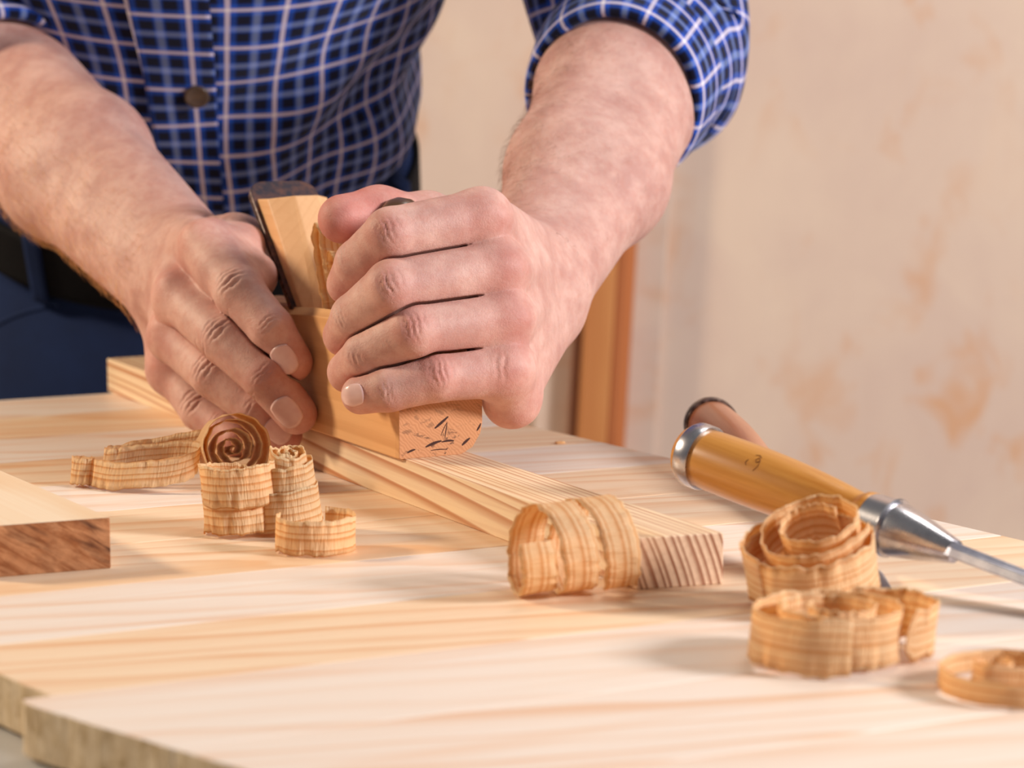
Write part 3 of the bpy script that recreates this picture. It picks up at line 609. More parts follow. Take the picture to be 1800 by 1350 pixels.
# ------------------------------------------------------------------ the person: skin surface from a signed distance field
def smin(a, b, k):
    h = np.clip(0.5 + 0.5 * (b - a) / k, 0, 1); return b + (a - b) * h - k * h * (1 - h)
def cap(p, a, b, ra, rb):
    a = np.asarray(a, np.float32); d = (np.asarray(b, np.float32) - a); q = p - a
    t = np.clip((q @ d) / (d @ d), 0, 1); q = q - t[:, None] * d
    return np.sqrt(np.einsum('ij,ij->i', q, q)) - (ra + (rb - ra) * t).astype(np.float32)
def ball(p, c, r):
    q = p - np.asarray(c, np.float32); return np.sqrt(np.einsum('ij,ij->i', q, q)) - np.float32(r)
def mesh_sdf(f, lo, hi, h, B=8):
    """sparse surface nets"""
    lo = np.array(lo, np.float64); nb = np.ceil((np.array(hi) - lo) / (h * B)).astype(int)
    gi = np.stack(np.meshgrid(*[np.arange(n) for n in nb], indexing='ij'), -1).reshape(-1, 3)
    ctr = (lo + (gi + 0.5) * h * B).astype(np.float32)
    act = gi[np.abs(f(ctr)) < h * B * 0.87 * 1.25 + h]
    loc = np.stack(np.meshgrid(*[np.arange(B + 1)] * 3, indexing='ij'), -1).reshape(-1, 3)
    D = nb * B + 2
    vid, vpos, quads = [], [], []
    for c0 in range(0, len(act), 400):
        blk = act[c0:c0 + 400]; ijk = (blk[:, None, :] * B + loc[None]).reshape(-1, 3)
        val = f((lo + ijk * h).astype(np.float32)).reshape(len(blk), B + 1, B + 1, B + 1)
        sg = val < 0
        base = np.stack(np.meshgrid(*[np.arange(B)] * 3, indexing='ij'), -1)
        cnt = np.zeros((len(blk), B, B, B), np.int32); acc = np.zeros((len(blk), B, B, B, 3))
        # edge crossings
        for ax in range(3):
            for o1 in (0, 1):
                for o2 in (0, 1):
                    off = [0, 0, 0]; oth = [k for k in range(3) if k != ax]; off[oth[0]], off[oth[1]] = o1, o2
                    s0 = tuple(slice(off[k], off[k] + B) for k in range(3)); off2 = off[:]; off2[ax] = 1
                    s1 = tuple(slice(off2[k], off2[k] + B) for k in range(3))
                    a, b = val[(slice(None),) + s0], val[(slice(None),) + s1]
                    x = (sg[(slice(None),) + s0] != sg[(slice(None),) + s1])
                    tt = np.where(x, a / np.where(x, a - b, 1), 0)
                    cnt += x; acc[..., ax] += np.where(x, tt, 0); acc[..., oth[0]] += x * o1; acc[..., oth[1]] += x * o2
                    if o1 == 0 and o2 == 0:
                        w = np.argwhere(x)
                        if len(w):
                            g = blk[w[:, 0]] * B + w[:, 1:]; quads.append(np.concatenate([g, np.full((len(g), 1), ax), sg[(slice(None),) + s0][x][:, None]], 1))
        m = cnt > 0; w = np.argwhere(m)
        g = blk[w[:, 0]] * B + w[:, 1:]; vid.append((g[:, 0] * D[1] + g[:, 1]) * D[2] + g[:, 2])
        vpos.append(lo + (g + acc[m] / cnt[m][:, None]) * h)
    vid = np.concatenate(vid); vpos = np.concatenate(vpos); od = np.argsort(vid); vid, vpos = vid[od], vpos[od]
    Q = np.concatenate(quads); F = []
    for ax in range(3):
        q = Q[Q[:, 3] == ax]; o = [k for k in range(3) if k != ax]; cs = []
        for d1, d2 in ((0, 0), (1, 0), (1, 1), (0, 1)):
            g = q[:, :3].copy(); g[:, o[0]] -= d1; g[:, o[1]] -= d2; cs.append((g[:, 0] * D[1] + g[:, 1]) * D[2] + g[:, 2])
        cs = np.stack(cs, 1); ix = np.searchsorted(vid, cs); ix = np.clip(ix, 0, len(vid) - 1); ok = (vid[ix] == cs).all(1)
        flip = (q[:, 4] == 1) ^ (ax == 1); ix[~flip] = ix[~flip][:, ::-1]; F.append(ix[ok])
    return vpos, np.concatenate(F)
def grad(f, P, e=0.0006):
    P = P.astype(np.float32); g = np.stack([f(P + np.eye(3, dtype=np.float32)[i] * e) - f(P - np.eye(3, dtype=np.float32)[i] * e) for i in range(3)], 1)
    return g / np.maximum(np.linalg.norm(g, axis=1), 1e-9)[:, None]

class Hand:
    """fingers: list of joint lists [MCP, PIP, DIP, TIP] with radii; palm: capsules; arm: capsules"""
    kp = 0.010
    def __init__(s): s.f, s.palm, s.arm, s.cre, s.bmp, s.red, s.ten = [], [], [], [], [], [], []
    def finger(s, J, R, k=0.0018): s.f.append(([np.array(j) for j in J], R, k))
    def sdf(s, p):
        out = None
        for J, R, k in s.f:
            d = None
            for i in range(len(J) - 1):
                e = cap(p, J[i], J[i + 1], R[i], R[i + 1]); d = e if d is None else smin(d, e, k)
            if out is None: out = d
            else:                      # neighbouring fingers press together along a hairline cleft
                df = np.float32(0.5) * (out - d); g_ = np.float32(0.00058); out = np.minimum(np.maximum(out, df + g_), np.maximum(d, g_ - df))
        pm = None
        for a, b, ra, rb in s.palm:
            e = cap(p, a, b, ra, rb); pm = e if pm is None else smin(pm, e, s.kp)
        ar = None
        for a, b, ra, rb in s.arm:
            e = cap(p, a, b, ra, rb); ar = e if ar is None else smin(ar, e, 0.022)
        pa = smin(pm, ar, 0.012)
        return smin(out, pa, 0.0055)
    def creases(s, c, along, dors, n=3, gap=0.0023, hw=0.007, depth=0.00055, sig=0.00055):
        a = unit(along); d = np.array(dors, float); d = unit(d - a * (d @ a))
        for i in range(n): s.cre.append((np.array(c) - d * 0.0042 + a * (i - (n - 1) / 2) * gap, a, d, hw * (1 - .12 * abs(i - (n - 1) / 2)), depth * (1.0 if i == n // 2 else .75), sig, (i - (n - 1) / 2) * 0.10))
    def build(s, lo, hi, h):
        P, F = mesh_sdf(s.sdf, lo, hi, h); g = grad(s.sdf, P)
        P = P - g * s.sdf(P.astype(np.float32))[:, None]
        disp = np.zeros(len(P)); red = np.zeros(len(P))
        for c, a, d, hw, dp, sg, cv in s.cre:
            q = P - c; m = (np.einsum('ij,ij->i', q, q) < (hw * 3.2) ** 2)
            q = q[m]; al = q @ a; la = q @ np.cross(a, d); up = q @ d
            al = al + cv * la ** 2 / 0.012 + 0.00045 * np.sin(la * 650 + c[0] * 5000) + 0.0002 * np.sin(la * 1900 + c[2] * 9000)
            w = np.exp(-np.abs((la - hw * 0.25 * np.sin(c[1] * 7000)) / hw) ** 3) * np.clip(up / 0.004, 0, 1)
            disp[m] -= dp * np.exp(-(al / sg) ** 2) * w - 0.10 * dp * np.exp(-((np.abs(al) - 2.1 * sg) / sg) ** 2) * w
        for c, r, amt in s.bmp:
            q = np.linalg.norm(P - c, axis=1); disp += amt * np.exp(-(q / r) ** 2)
        for a, b, r, amt in s.ten:
            q = cap(P.astype(np.float32), a, b, 0, 0); disp += amt * np.exp(-(q / r) ** 2)
        for c, r, amt in s.red:
            q = np.linalg.norm(P - c, axis=1); red += amt * np.exp(-(q / r) ** 2)
        return P + g * disp[:, None], F, np.clip(red, 0, 1), g
mm = 0.001
# --- the hand that grips the front of the plane (right in the picture)
R_ = Hand()
def finger_r(mcp, s_mcp, pip, s_pip, dip, l1, tip, l2, R, vt=None):
    m = on_s(*mcp, s_mcp); p = on_s(*pip, s_pip); d = far(*dip, p, l1); t = far(*tip, d, l2)
    return [m, p, d, t], R
FR = [finger_r((846, 384), -12, (688, 412), -10, (630, 462), 26, (610, 500), 16, [13.4, 12.2, 10.6, 9.4]),
      finger_r((876, 474), -3, (690, 505), -1, (624, 558), 28, (604, 590), 17, [13.5, 12.4, 10.9, 9.6]),
      finger_r((886, 562), 4, (728, 582), 6, (645, 626), 27, (612, 654), 17, [13.3, 12.3, 10.9, 9.6]),
      finger_r((884, 650), 8, (768, 662), 10, (684, 684), 22, (634, 694), 14, [12.4, 11.2, 10.0, 8.8])]
def loc_(P):
    q = np.array(P) - ORG; return (round(q @ U * 1000, 1), round(q @ V * 1000, 1), round(P[2] * 1000, 1))
WR = far(940, 508, FR[1][0][0], 88)                       # wrist
EL = dep(1086, 150, 1.335)                                # elbow of that arm
MR = WR * 0.48 + EL * 0.52 + RT * 0.004
TR = [on_s(850, 452, -62), on_s(752, 392, -60), on_s(666, 376, -58), on_s(602, 385, -54)]
# --- the hand pressed along the left side of the plane
L_ = Hand(); L_.kp = 0.008
def finger_l(tip, v, dip, l3, pip, l2, mcp, l1, R):
    t = on_v(*tip, v); d = far(*dip, t, l3); p = far(*pip, d, l2); m = far(*mcp, p, l1); return [m, p, d, t], R
FL = [finger_l((514, 636), -9.8, (476, 578), 18, (421, 514), 26, (366, 436), 46, [13.0, 12.0, 11.0, 9.8]),
      finger_l((521, 727), -10.0, (468, 664), 19, (397, 598), 30, (318, 522), 50, [13.2, 12.2, 11.2, 10.0]),
      finger_l((498, 763), -9.5, (452, 716), 18, (378, 660), 28, (306, 592), 46, [12.6, 11.6, 10.6, 9.4]),
      finger_l((414, 774), -16.0, (394, 752), 12, (352, 722), 20, (304, 650), 34, [11.6, 10.2, 9.2, 8.4])]
WL = far(322, 478, FL[1][0][0], 62)
EL2 = dep(-30, 130, 1.46)
CAMD = -FW                                                 # towards the viewer
def img(x, y): return RT * x - UPV * y                     # image-plane direction (x right, y down)
# right-hand side of the picture
for J, R in FR: R_.finger(J, [r * mm for r in R])
R_.finger(TR, [r * mm for r in (14.5, 13.0, 12.2, 11.4)], 0.006)
qx = unit(FR[0][0][0] - FR[3][0][0])
for i, (J, R) in enumerate(FR): R_.palm.append((WR + qx * (0.015 - 0.0095 * i) , J[0], 0.0175, R[0] * mm * 1.0))
R_.palm += [(WR + qx * 0.006, TR[1], 0.018, 0.0135), (WR - qx * 0.014, on_s(900, 702, -4), 0.017, 0.0115), (FR[3][0][0], on_s(900, 700, -4), 0.011, 0.0115)]
pr_ = img(0.92, 0.38)
R_.arm += [(WR + pr_ * 0.005, MR + pr_ * 0.0125, 0.0205, 0.0258), (WR - pr_ * 0.011, MR - pr_ * 0.013, 0.0215, 0.0265),
           (MR + pr_ * 0.0125, EL + pr_ * 0.016, 0.0262, 0.0335), (MR - pr_ * 0.013, EL - pr_ * 0.010, 0.0265, 0.0335)]
SHR = np.array([0.03, 1.46, 0.46]); ER = dep(1112, 104, 1.40); SHL = np.array([-0.392, 1.43, 0.46])
R_.arm += [(EL, ER, 0.0375, 0.040), (ER, ER + unit(SHR - ER) * 0.13, 0.041, 0.043)]
# left-hand side
WL = far(322, 478, FL[1][0][0], 60)
for J, R in FL: L_.finger(J, [r * mm for r in R])
TL = [L(-222, -8, 92), L(-196, 1, 102), L(-192, 34, 97), L(-186, 54, 76)]
L_.finger(TL, [r * mm for r in (15, 13.5, 12, 10.5)], 0.006)
ql = unit(FL[0][0][0] - FL[3][0][0])
for i, (J, R) in enumerate(FL): L_.palm.append((WL + ql * (0.016 - 0.010 * i), J[0], 0.0185, R[0] * mm))
L_.palm += [(WL + ql * 0.008, TL[1], 0.018, 0.0135), (TL[1], FL[0][0][0], 0.0125, 0.0115), (TL[1], FL[0][0][0] * .45 + FL[0][0][1] * .55, 0.0120, 0.0095), (TL[1], L(-152, -9, 89), 0.0120, 0.0085), (FL[0][0][0] * .8 + FL[0][0][1] * .2, L(-166, -7, 104), 0.0120, 0.0100), (FL[0][0][0] * .45 + FL[0][0][1] * .55, L(-147, -8, 91), 0.0110, 0.0095), (L(-148, -8, 91), FL[0][0][1], 0.0090, 0.0100), (TL[1], L(-168, -6, 103), 0.0125, 0.0105), (TL[1] * .5 + TL[2] * .5, FL[0][0][0] * .6 + FL[0][0][1] * .4, 0.0105, 0.0105), (WL - ql * 0.012, FL[3][0][0], 0.018, 0.012)]
pl_ = img(0.73, -0.68); ML = (WL + EL2) / 2; XL = EL2 + unit(EL2 - WL) * 0.0
L_.arm += [(WL + pl_ * 0.010, ML + pl_ * 0.013, 0.0215, 0.0275), (WL - pl_ * 0.012, ML - pl_ * 0.014, 0.0215, 0.0275),
           (ML + pl_ * 0.013, EL2 + pl_ * 0.012, 0.0275, 0.036), (ML - pl_ * 0.014, EL2 - pl_ * 0.014, 0.0275, 0.035),
           (EL2, EL2 + unit(SHL - EL2) * 0.16, 0.040, 0.042)]
# knuckle folds, tendons, veins and the redder skin over the joints
for k, (J, R) in enumerate(FR):
    m, p, d, t_ = J; dd = unit(-unit(d - p) - unit(m - p) + 0.35 * CAMD); al = unit(unit(p - m) + unit(d - p))
    R_.creases(p + dd * R[1] * mm, al, dd, 3, 0.0026, 0.0062, 0.00065, 0.0006)
    R_.creases(p + dd * R[1] * mm - al * .001, al, dd, 2, 0.0100, 0.0055, 0.0004, 0.0007)
    d2 = unit(-unit(t_ - d) - unit(p - d) + 0.2 * CAMD); R_.creases(d + d2 * R[2] * mm, unit(t_ - p), d2, 3, 0.0022, 0.005, 0.00045)
    R_.red += [(p + dd * .010, 0.009, 0.45), (m + CAMD * .012 + RT * .003, 0.012, 0.42), (t_, 0.011, 0.45)]
    R_.bmp += [(m + CAMD * 0.012 + RT * .004, 0.009, 0.0009), (p + dd * .011, 0.0065, 0.0003)]
    R_.ten.append((m + CAMD * 0.010 + RT * .010, WR + RT * 0.022 + CAMD * .004, 0.0040, 0.0006))
for j in (2, 3): R_.red.append((TR[j], 0.020, 0.75))
R_.red.append((on_s(900, 702, -4), 0.020, 0.35))
for k in range(3):                                   # valleys between the knuckles run on into the back of the hand
    a_, b_ = FR[k][0][0], FR[k + 1][0][0]; mid_ = (a_ + b_) / 2 + CAMD * 0.006; R_.ten.append((mid_ - RT * .006, mid_ + RT * 0.016 + FW * .010, 0.0034, -0.0016))
R_.creases(FR[3][0][0] + CAMD * .0125 - RT * 0.001, RT, CAMD, 2, 0.0034, 0.007, 0.0004, 0.0009)
R_.ten += [(dep(905, 300, 1.27), dep(960, 390, 1.20), 0.004, 0.0014), (dep(960, 390, 1.20), dep(935, 440, 1.17), 0.004, 0.0012), (dep(1040, 200, 1.27), dep(1010, 330, 1.21), 0.005, 0.0010)]
for k, (J, R) in enumerate(FL):
    m, p, d, t_ = J; al = unit(d - m); dd = unit(CAMD + img(-0.25, -0.35)); dd = unit(dd - al * (dd @ al))
    L_.creases(p + dd * R[1] * mm, al, dd, 4, 0.0031, 0.0080, 0.00095, 0.00075)
    a2 = unit(t_ - p); d2 = unit(dd - a2 * (dd @ a2)); L_.creases(d + d2 * R[2] * mm, a2, d2, 3, 0.0021, 0.0062, 0.00045)
    L_.red += [(m + dd * .012, 0.012, 0.40), (d + dd * .006, 0.008, 0.25), (t_ + a2 * .003, 0.011, 0.65)]
    L_.bmp += [(m + dd * 0.012, 0.010, 0.0012), (p + dd * .010, 0.008, 0.0003)]
    L_.ten.append((m + dd * 0.012, WL + dd * 0.017, 0.0042, 0.0009))
L_.creases(WL + CAMD * .02 + img(.012, -.016), img(0.75, 0.65), unit(CAMD + img(.2, -.3)), 3, 0.006, 0.016, 0.0008, 0.0014)

def bounds(h):
    A = [np.array(j) for J, R, k in h.f for j in J] + [np.array(q) for c in h.arm + h.palm for q in c[:2]]
    A = np.array(A); return A.min(0) - 0.05, A.max(0) + 0.05
HR = 0.0008
PV, PF_, PR, PG = [], [], [], []; nv = 0; arms = []
for h in (R_, L_):
    P, F, r, g = h.build(*bounds(h), HR); arms.append((P, g, r)); PV.append(P); PF_.append(F + nv); PR.append(r); nv += len(P)
# chest core inside the shirt, carrying both upper arms
TC = np.array([-0.196, 1.594, 0.164]); TA = np.array([0, -math.sin(math.radians(35)), math.cos(math.radians(35))])
def core(p):
    d = smin(cap(p, TC + TA * 0.02, TC + TA * 0.30, 0.095, 0.11), cap(p, SHL, SHR, 0.055, 0.055), 0.05)
    d = smin(d, cap(p, ER + unit(SHR - ER) * 0.10, SHR, 0.041, 0.052), 0.03); d = smin(d, cap(p, EL2 + unit(SHL - EL2) * 0.13, SHL, 0.041, 0.052), 0.03)
    return smin(d, cap(p, TC + TA * 0.34, TC + TA * 0.46, 0.06, 0.055), 0.04)
P, F = mesh_sdf(core, (-0.52, 1.15, 0.0), (0.14, 1.76, 0.66), 0.009)
PV.append(P); PF_.append(F + nv); PR.append(np.zeros(len(P)))
PV = np.concatenate(PV); PF_ = np.concatenate(PF_); PR = np.concatenate(PR)
me = bpy.data.meshes.new('person'); me.vertices.add(len(PV)); me.vertices.foreach_set('co', PV.astype(np.float32).ravel())
me.loops.add(PF_.size); me.loops.foreach_set('vertex_index', PF_.astype(np.int32).ravel())
me.polygons.add(len(PF_)); me.polygons.foreach_set('loop_start', np.arange(0, PF_.size, 4, dtype=np.int32)); me.polygons.foreach_set('loop_total', np.full(len(PF_), 4, np.int32))
me.update(calc_edges=True); me.validate(); me.polygons.foreach_set('use_smooth', [True] * len(me.polygons))
at_ = me.attributes.new('red', 'FLOAT', 'POINT'); at_.data.foreach_set('value', PR.astype(np.float32))
me.materials.append(M['skin'])
person = link(bpy.data.objects.new('person', me))
tag(person, 'person in a blue plaid shirt with rolled sleeves pushing a hand plane', 'person')

# fingernails: small plates laid on the skin
def nail(h, J, R, dors, along_off, w, ln_, lift=0.0003):
    J_R = next((rr[2], rr[3]) for jj, rr, k in h.f if np.allclose(jj[3], J[3])); d, t_ = J[2], J[3]; a = unit(t_ - d); dv = unit(np.array(dors) - a * (np.array(dors) @ a)); la = np.cross(a, dv)
    nu, nw = 13, 11; pts = []
    for i in range(nu):
        for j in range(nw):
            x, y = -1 + 2 * i / (nu - 1), -1 + 2 * j / (nw - 1)
            # square -> rounded outline
            xs, ys = x * math.sqrt(1 - 0.42 * y * y), y * math.sqrt(1 - 0.36 * x * x)
            ang = ys * w / R; p = t_ + a * (along_off + xs * ln_) + (dv * math.cos(ang) + la * math.sin(ang)) * (R + 0.0012)
            dr = -(dv * math.cos(ang) + la * math.sin(ang))
            pts.append((p, dr, xs, ys))
    P = np.array([q[0] for q in pts]); D = np.array([q[1] for q in pts])
    own = lambda q: cap(q, d, t_, J_R[0], J_R[1])
    for _ in range(24): P = P + D * own(P.astype(np.float32))[:, None] * 0.8
    P = P - D * lift
    F = [(i * nw + j, (i + 1) * nw + j, (i + 1) * nw + j + 1, i * nw + j + 1) for i in range(nu - 1) for j in range(nw - 1)]
    o = mesh_obj('fingernail', P, F, M['nail'], person, smooth=True)
    m = o.modifiers.new('thickness', 'SOLIDIFY'); m.thickness = 0.0006; m.offset = 0; return o
nail(L_, FL[0][0], 0.0094, CAMD + img(-.84, .55) * .20, -0.0030, 0.0054, 0.0074)
nail(L_, FL[1][0], 0.0096, CAMD + img(-.77, .64) * .26, -0.0034, 0.0061, 0.0080)
nail(L_, FL[2][0], 0.0090, CAMD + img(-0.1, -0.1), -0.0030, 0.0054, 0.0068)
nail(R_, FR[3][0], 0.0084, CAMD * .40 + img(-0.95, 0.15), 0.0005, 0.0048, 0.0060)

# fine hair on the forearms
def hairs(P, g, ax0, ax1, t0, t1, n, ln_, thick, mat, dens=None):
    a = unit(ax1 - ax0); tt = (P - ax0) @ a / np.linalg.norm(ax1 - ax0); ids = np.where((tt > t0) & (tt < t1))[0]
    if dens is not None: ids = ids[dens(P[ids], g[ids])]
    ids = rng.choice(ids, n, replace=False); V_, F_ = [], []
    for i in ids:
        nrm = g[i]; tan = unit(-a - nrm * (-a @ nrm) + 0.45 * np.cross(nrm, a) * rng.normal(0.4, 0.7)); l_ = ln_ * rng.uniform(0.6, 1.2)
        p0 = P[i] - nrm * 0.0003; p1 = p0 + tan * l_ * 0.5 + nrm * l_ * 0.26; p2 = p0 + tan * l_ + nrm * l_ * rng.uniform(0.15, 0.4)
        sd = unit(np.cross(nrm, tan)); up_ = nrm; b = len(V_); w = thick
        for p, k in ((p0, 1.0), (p1, 0.8)): V_ += [p + sd * w * k, p - sd * w * k * .5 + up_ * w * k, p - sd * w * k * .5 - up_ * w * k]
        V_.append(p2)
        for k in range(3): j = (k + 1) % 3; F_ += [(b + k, b + j, b + 3 + j, b + 3 + k), (b + 3 + k, b + 3 + j, b + 6)]
    o = mesh_obj('arm_hair', V_, F_, mat, person); o['kind'] = 'stuff'; return o
lo_side = lambda P, g: (g @ img(-0.6, 0.6) > -0.25) & (rng.random(len(P)) < np.clip(0.25 + g @ img(-0.6, 0.6), 0.05, 1))
hairs(arms[1][0], arms[1][1], WL, EL2, 0.02, 0.98, 2600, 0.0105, 0.00007, M['hair_light'], lo_side)['label'] = 'fair forearm hair'
up_side = lambda P, g: (rng.random(len(P)) < np.clip(0.15 + 1.0 * (g @ img(-0.9, -0.1)), 0.03, 1))
hairs(arms[0][0], arms[0][1], WR, EL, -0.05, 0.98, 1500, 0.0095, 0.00005, M['hair_dark'], up_side)['label'] = 'dark forearm hair'

# ------------------------------------------------------------------ clothes (parts of the person)
def grid_obj(name, P, UVs, mat, closed=True, thick=0.0012, parent=person):
    nr, nc = P.shape[:2]; F = []
    for i in range(nr - 1):
        for j in range(nc - 1): F.append((i * nc + j, i * nc + j + 1, (i + 1) * nc + j + 1, (i + 1) * nc + j))
    o = mesh_obj(name, P.reshape(-1, 3), F, mat, parent, smooth=True)
    uvl = o.data.uv_layers.new(name='UVMap'); li = np.empty(len(o.data.loops), int); o.data.loops.foreach_get('vertex_index', li)
    uvl.data.foreach_set('uv', UVs.reshape(-1, 2)[li].ravel())
    if thick: m = o.modifiers.new('thickness', 'SOLIDIFY'); m.thickness = thick; m.offset = -1
    return o
def fold(u, v, seed, amp):
    r = np.random.default_rng(seed); out = 0
    for k in range(9):
        fx, fy = r.normal(0, 26), r.normal(0, 16); out = out + np.sin(u * fx + v * fy + r.uniform(0, 6.28) + 0.8 * np.sin(v * r.uniform(15, 40) + u * r.uniform(-20, 20))) * r.uniform(0.3, 1)
    return amp * out / 3
# torso of the shirt: rings leaning forward with the body
def torso_pt(th, v, extra=0.0):
    """th = 0 at the front, positive to the right of the picture; v along the spine in metres from the hem"""
    a = 0.127 + 0.03 * v + 0.46 * np.clip(v - 0.05, 0, 0.13) + 0.008 * np.exp(-((v - 0.02) / 0.05) ** 2); b = 0.112 + 0.03 * v
    f = fold(th * 0.13, v, 5, 0.0058) * np.exp(-0.0 * v) + 0.0035 * np.exp(-(v / 0.05) ** 2) * np.sin(th * 5 + 0.6)
    f = f + 0.005 * np.sin((th * 0.13 - v * 0.8) * 60 + 1.5 * np.sin(v * 30)) * np.exp(-((v - 0.05) / 0.07) ** 2) * np.clip(th + .3, 0, 1)
    f = f + 0.004 * np.sin((th * 0.14 * 0.7 + v) * 55 + 2.0 * np.sin(th * 2)) * np.exp(-((th - 1.0) / 0.5) ** 2)
    fr = np.array([0, -TA[2], TA[1]])
    sx, sy = np.sin(th) * (a + f + extra), np.cos(th) * (b + f + extra)
    return TC + TA * v[..., None] + X * sx[..., None] + fr * sy[..., None]
thg = np.linspace(-math.pi, math.pi, 241); vg = np.linspace(0, 0.42, 110)
TH_, V2 = np.meshgrid(thg, vg)
hem = -0.034 * np.exp(-(TH_ / 1.15) ** 4) - 0.03 * np.exp(-((np.abs(TH_) - math.pi) / 0.8) ** 2) + 0.012 * np.exp(-((np.abs(TH_) - 1.45) / 0.3) ** 2) + 0.003 * np.sin(TH_ * 9)
VV = hem + (0.42 - hem) * (V2 / 0.42)
fwv = fold(TH_ * .13, VV, 77, 0.003)
grid = torso_pt(TH_, VV)
shirt = grid_obj('shirt', grid, np.stack([TH_ * 0.131 + fwv + 0.004, VV + fold(VV, TH_ * .1, 9, 0.0025)], -1), M['plaid'])
# button placket
TP, VP_ = np.meshgrid(np.linspace(-0.115, 0.155, 14), np.linspace(-0.028, 0.42, 100))
TP = TP - 0.03 + 0.012 * np.sin(VP_ * 22)
pk = grid_obj('placket', torso_pt(TP, VP_, 0.0022), np.stack([TP * 0.131 + 0.019, VP_ + fold(VP_, TP * .1, 9, 0.0025) + 0.003], -1), M['plaid'], parent=shirt)
def on_torso(px, py):
    best = None
    for th in np.linspace(-0.3, 0.3, 61):
        vs = np.linspace(0.02, 0.35, 166); Q = torso_pt(np.full_like(vs, th), vs, 0.0032) - CAM
        z = Q @ FW; e = (900 + FPX * (Q @ RT) / z - px) ** 2 + (675 - FPX * (Q @ UPV) / z - py) ** 2; k = e.argmin()
        if best is None or e[k] < best[0]: best = (e[k], th, vs[k])
    return best[1:]
bth, bv = on_torso(345, 168)
bp = torso_pt(np.array([bth]), np.array([bv]), 0.0030)[0]; fr = np.array([0, -TA[2], TA[1]])
bx = unit(X - 0.1 * fr); bz = unit(fr + 0.15 * TA); by = np.cross(bz, bx)
def disc(prof, n=28):
    bm = bmesh.new(); rings = [[bm.verts.new((r * math.cos(2 * math.pi * k / n) / 1000, r * math.sin(2 * math.pi * k / n) / 1000, z / 1000)) for k in range(n)] for r, z in prof]
    for p, q in zip(rings, rings[1:]):
        for k in range(n): j = (k + 1) % n; bm.faces.new((p[k], p[j], q[j], q[k]))
    bm.faces.new(rings[0][::-1]); bm.faces.new(rings[-1]); return bm
bt_ = bm_obj('button', disc([(6.4, 0), (7.4, .5), (7.6, 1.2), (7.2, 1.9), (6.0, 2.2), (5.2, 1.7), (1.0, 1.4)]), M['button'], shirt, smooth=True, matrix=frame(bp, bx, by, bz)); bt_['label'] = 'dark brown shirt button'
# sleeves and rolled cuffs
def sweep(name, path, radii, uv0, seed, amp, parent, mat=None, squash=None, nseg=72, ref=None, thick=0.0012):
    path = np.array(path, float); n = len(path); tg = np.gradient(path, axis=0); tg /= np.linalg.norm(tg, axis=1)[:, None]
    s_ = np.concatenate([[0], np.cumsum(np.linalg.norm(np.diff(path, axis=0), axis=1))]); th = np.linspace(0, 2 * math.pi, nseg + 1)
    ref = np.array([0.0, 0, 1.0]) if ref is None else ref; P = np.zeros((n, nseg + 1, 3)); UVs = np.zeros((n, nseg + 1, 2)); prev = None
    for i in range(n):
        a = np.cross(ref, tg[i]) if prev is None else prev - tg[i] * (prev @ tg[i]); a = unit(a); prev = a; b = np.cross(tg[i], a)
        f = fold(np.cos(th) * .06, np.sin(th) * .06 + s_[i] * 1.2, seed, amp)
        P[i] = path[i] + (np.cos(th)[:, None] * a + np.sin(th)[:, None] * b) * (radii[i] + f)[:, None]
        UVs[i] = np.stack([th * 0.052 + uv0, np.full(nseg + 1, s_[i])], -1)
    return grid_obj(name, P, UVs, mat or M['plaid'], thick=thick, parent=parent)
def cuff_and_sleeve(c0, c1, elbow, sh, r_in, r_mid, r_sh, seed):
    """c0 front rim centre, c1 end of the rolled band; then round the elbow to the shoulder"""
    a = unit(c1 - c0)
    sl = [c1 - a * 0.012, c1, c1 * .6 + elbow * .4, elbow, elbow * .75 + sh * .25 , elbow * .5 + sh * .5, elbow * .2 + sh * .8, sh]
    path = ctrl(sl, 90); q = np.linspace(0, 1, len(path)); rad = r_in + 0.004 + (r_mid - r_in - .004) * np.clip(q / 0.35, 0, 1) + (r_sh - r_mid) * np.clip((q - .35) / .65, 0, 1)
    o = sweep('sleeve', path, rad, 0.01, seed, 0.0038, shirt)
    w = np.linalg.norm(c1 - c0)
    # rolled band: goes in under the rim, over it, back along the outside and in again
    prof = [(0.016, -0.002), (0.006, -0.0025), (0.001, -0.001), (-0.0015, 0.002), (0.0, 0.005), (0.004, 0.0068)] + [(0.004 + (w - 0.008) * k, 0.007 + 0.004 * k) for k in np.linspace(0.1, 1, 10)] + [(w + 0.001, 0.0095), (w + 0.001, 0.004), (w - 0.004, 0.0015)]
    n = 80; th = np.linspace(0, 2 * math.pi, n + 1); x_ = unit(np.cross(ZA, a)); y_ = np.cross(a, x_)
    P = np.zeros((len(prof), n + 1, 3)); UVs = np.zeros((len(prof), n + 1, 2)); sacc = 0; last = None
    for i, (t_, dr) in enumerate(prof):
        f = fold(np.cos(th) * .07, np.sin(th) * .07 + t_ * .6, seed + 40, 0.0026); wob = fold(np.cos(th) * .05, np.sin(th) * .05, seed + 50, 0.004)
        P[i] = c0 + a * (t_ + wob)[:, None] + (np.cos(th)[:, None] * x_ + np.sin(th)[:, None] * y_) * (r_in + dr + f)[:, None]
        if last: sacc += math.hypot(t_ - last[0], dr - last[1])
        last = (t_, dr); UVs[i] = np.stack([th * 0.052, np.full(n + 1, sacc * 1.0)], -1)
    grid_obj('rolled_cuff', P, UVs, M['plaid'], parent=shirt)
cuff_and_sleeve(dep(1078, 172, 1.318), dep(1102, 134, 1.358), dep(1130, 92, 1.41), SHR, 0.0440, 0.060, 0.068, 3)
cuff_and_sleeve(dep(12, 170, 1.425), dep(-16, 140, 1.462), dep(-60, 100, 1.50), SHL, 0.0460, 0.058, 0.066, 13)
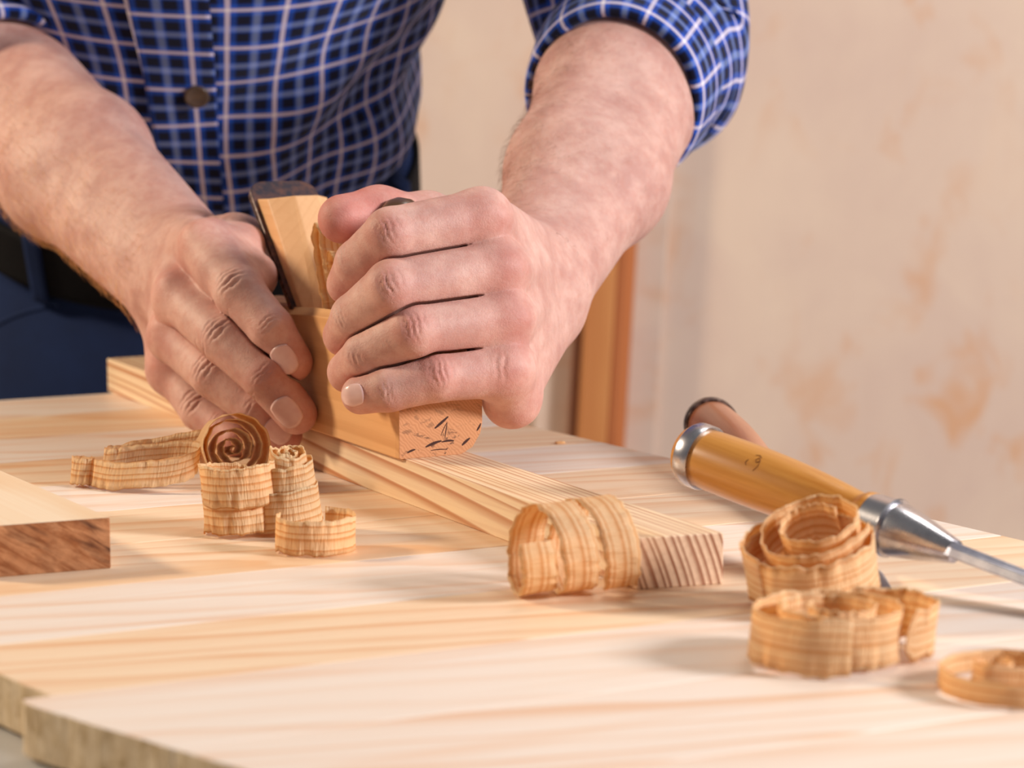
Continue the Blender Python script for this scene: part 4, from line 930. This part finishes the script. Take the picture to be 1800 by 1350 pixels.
# belt and trousers
def pelvis(thv, k, ex=0.0):
    """k: metres down from the hem; the rings swing from leaning to level"""
    tilt = np.radians(35) * np.clip(1 - np.clip(k - 0.09, 0, 1) / 0.16, 0, 1); fr_ = np.stack([0 * k, -np.cos(tilt), -np.sin(tilt)], -1)
    c = TC - X * 0.020 - TA * np.minimum(k, 0.09)[..., None] + np.stack([0 * k, 0.10 * np.clip(k - .09, 0, .12), -np.clip(k - .09, 0, 9)], -1)
    a, b = 0.148 + 0.10 * np.clip(k - .09, 0, .2) + ex, 0.106 + 0.02 * np.clip(k - .09, 0, .2) + ex
    a, b = a - 0.024 * np.clip((0.034 - k) / .05, 0, 1), b - 0.020 * np.clip((0.034 - k) / .05, 0, 1)   # tucked under the shirt
    f = fold(thv * .14, k, 31, 0.002) * np.clip((k - .09) * 12, 0, 1)
    return c + X * (np.sin(thv) * (a + f))[..., None] + fr_ * (np.cos(thv) * (b + f))[..., None]
T2, K2 = np.meshgrid(np.linspace(-math.pi, math.pi, 145), np.linspace(-0.05, 0.30, 60))
trousers = grid_obj('trousers', pelvis(T2, K2), np.stack([T2 * .14, K2], -1), M['denim'], thick=0.0015)
T3, K3 = np.meshgrid(np.linspace(-math.pi, math.pi, 145), np.linspace(0.036, 0.080, 8))
blt = grid_obj('belt', pelvis(T3, K3, 0.0035), np.stack([T3 * .14, K3], -1), M['belt'], thick=0.003)
for th_ in (-0.62, -1.25, 0.62, 1.22):
    T4, K4 = np.meshgrid(np.linspace(th_ - .045, th_ + .045, 5), np.linspace(0.028, 0.092, 12))
    grid_obj('belt_loop', pelvis(T4, K4, 0.0075 - 0.006 * (np.abs(K4 - .06) > .029)), np.stack([T4 * .14, K4], -1), M['denim'], thick=0.0015, parent=trousers)
# seam of the front pocket, a raised welt
T5 = np.linspace(-1.15, -0.55, 30); K5 = 0.092 + 0.065 * ((T5 + 1.15) / 0.6 * -1 + 1) ** 1.3
bm_obj('pocket_seam', tube(list(pelvis(T5, K5, 0.001)), [0.0018] * 30, n=8), M['denim'], trousers, smooth=True)
for sx in (-1, 1):
    top = np.array([-0.196 + sx * 0.078, TC[1] + .055, -0.13]); bot = np.array([-0.196 + sx * 0.11, TC[1] + 0.12, -0.845])
    path = ctrl([top + ZA * .03, top, top * .5 + bot * .5, bot], 30); sweep('trouser_leg', path, np.linspace(0.088, 0.062, len(path)), 0, 60 + sx, 0.003, trousers, M['denim'], nseg=40, ref=Y)
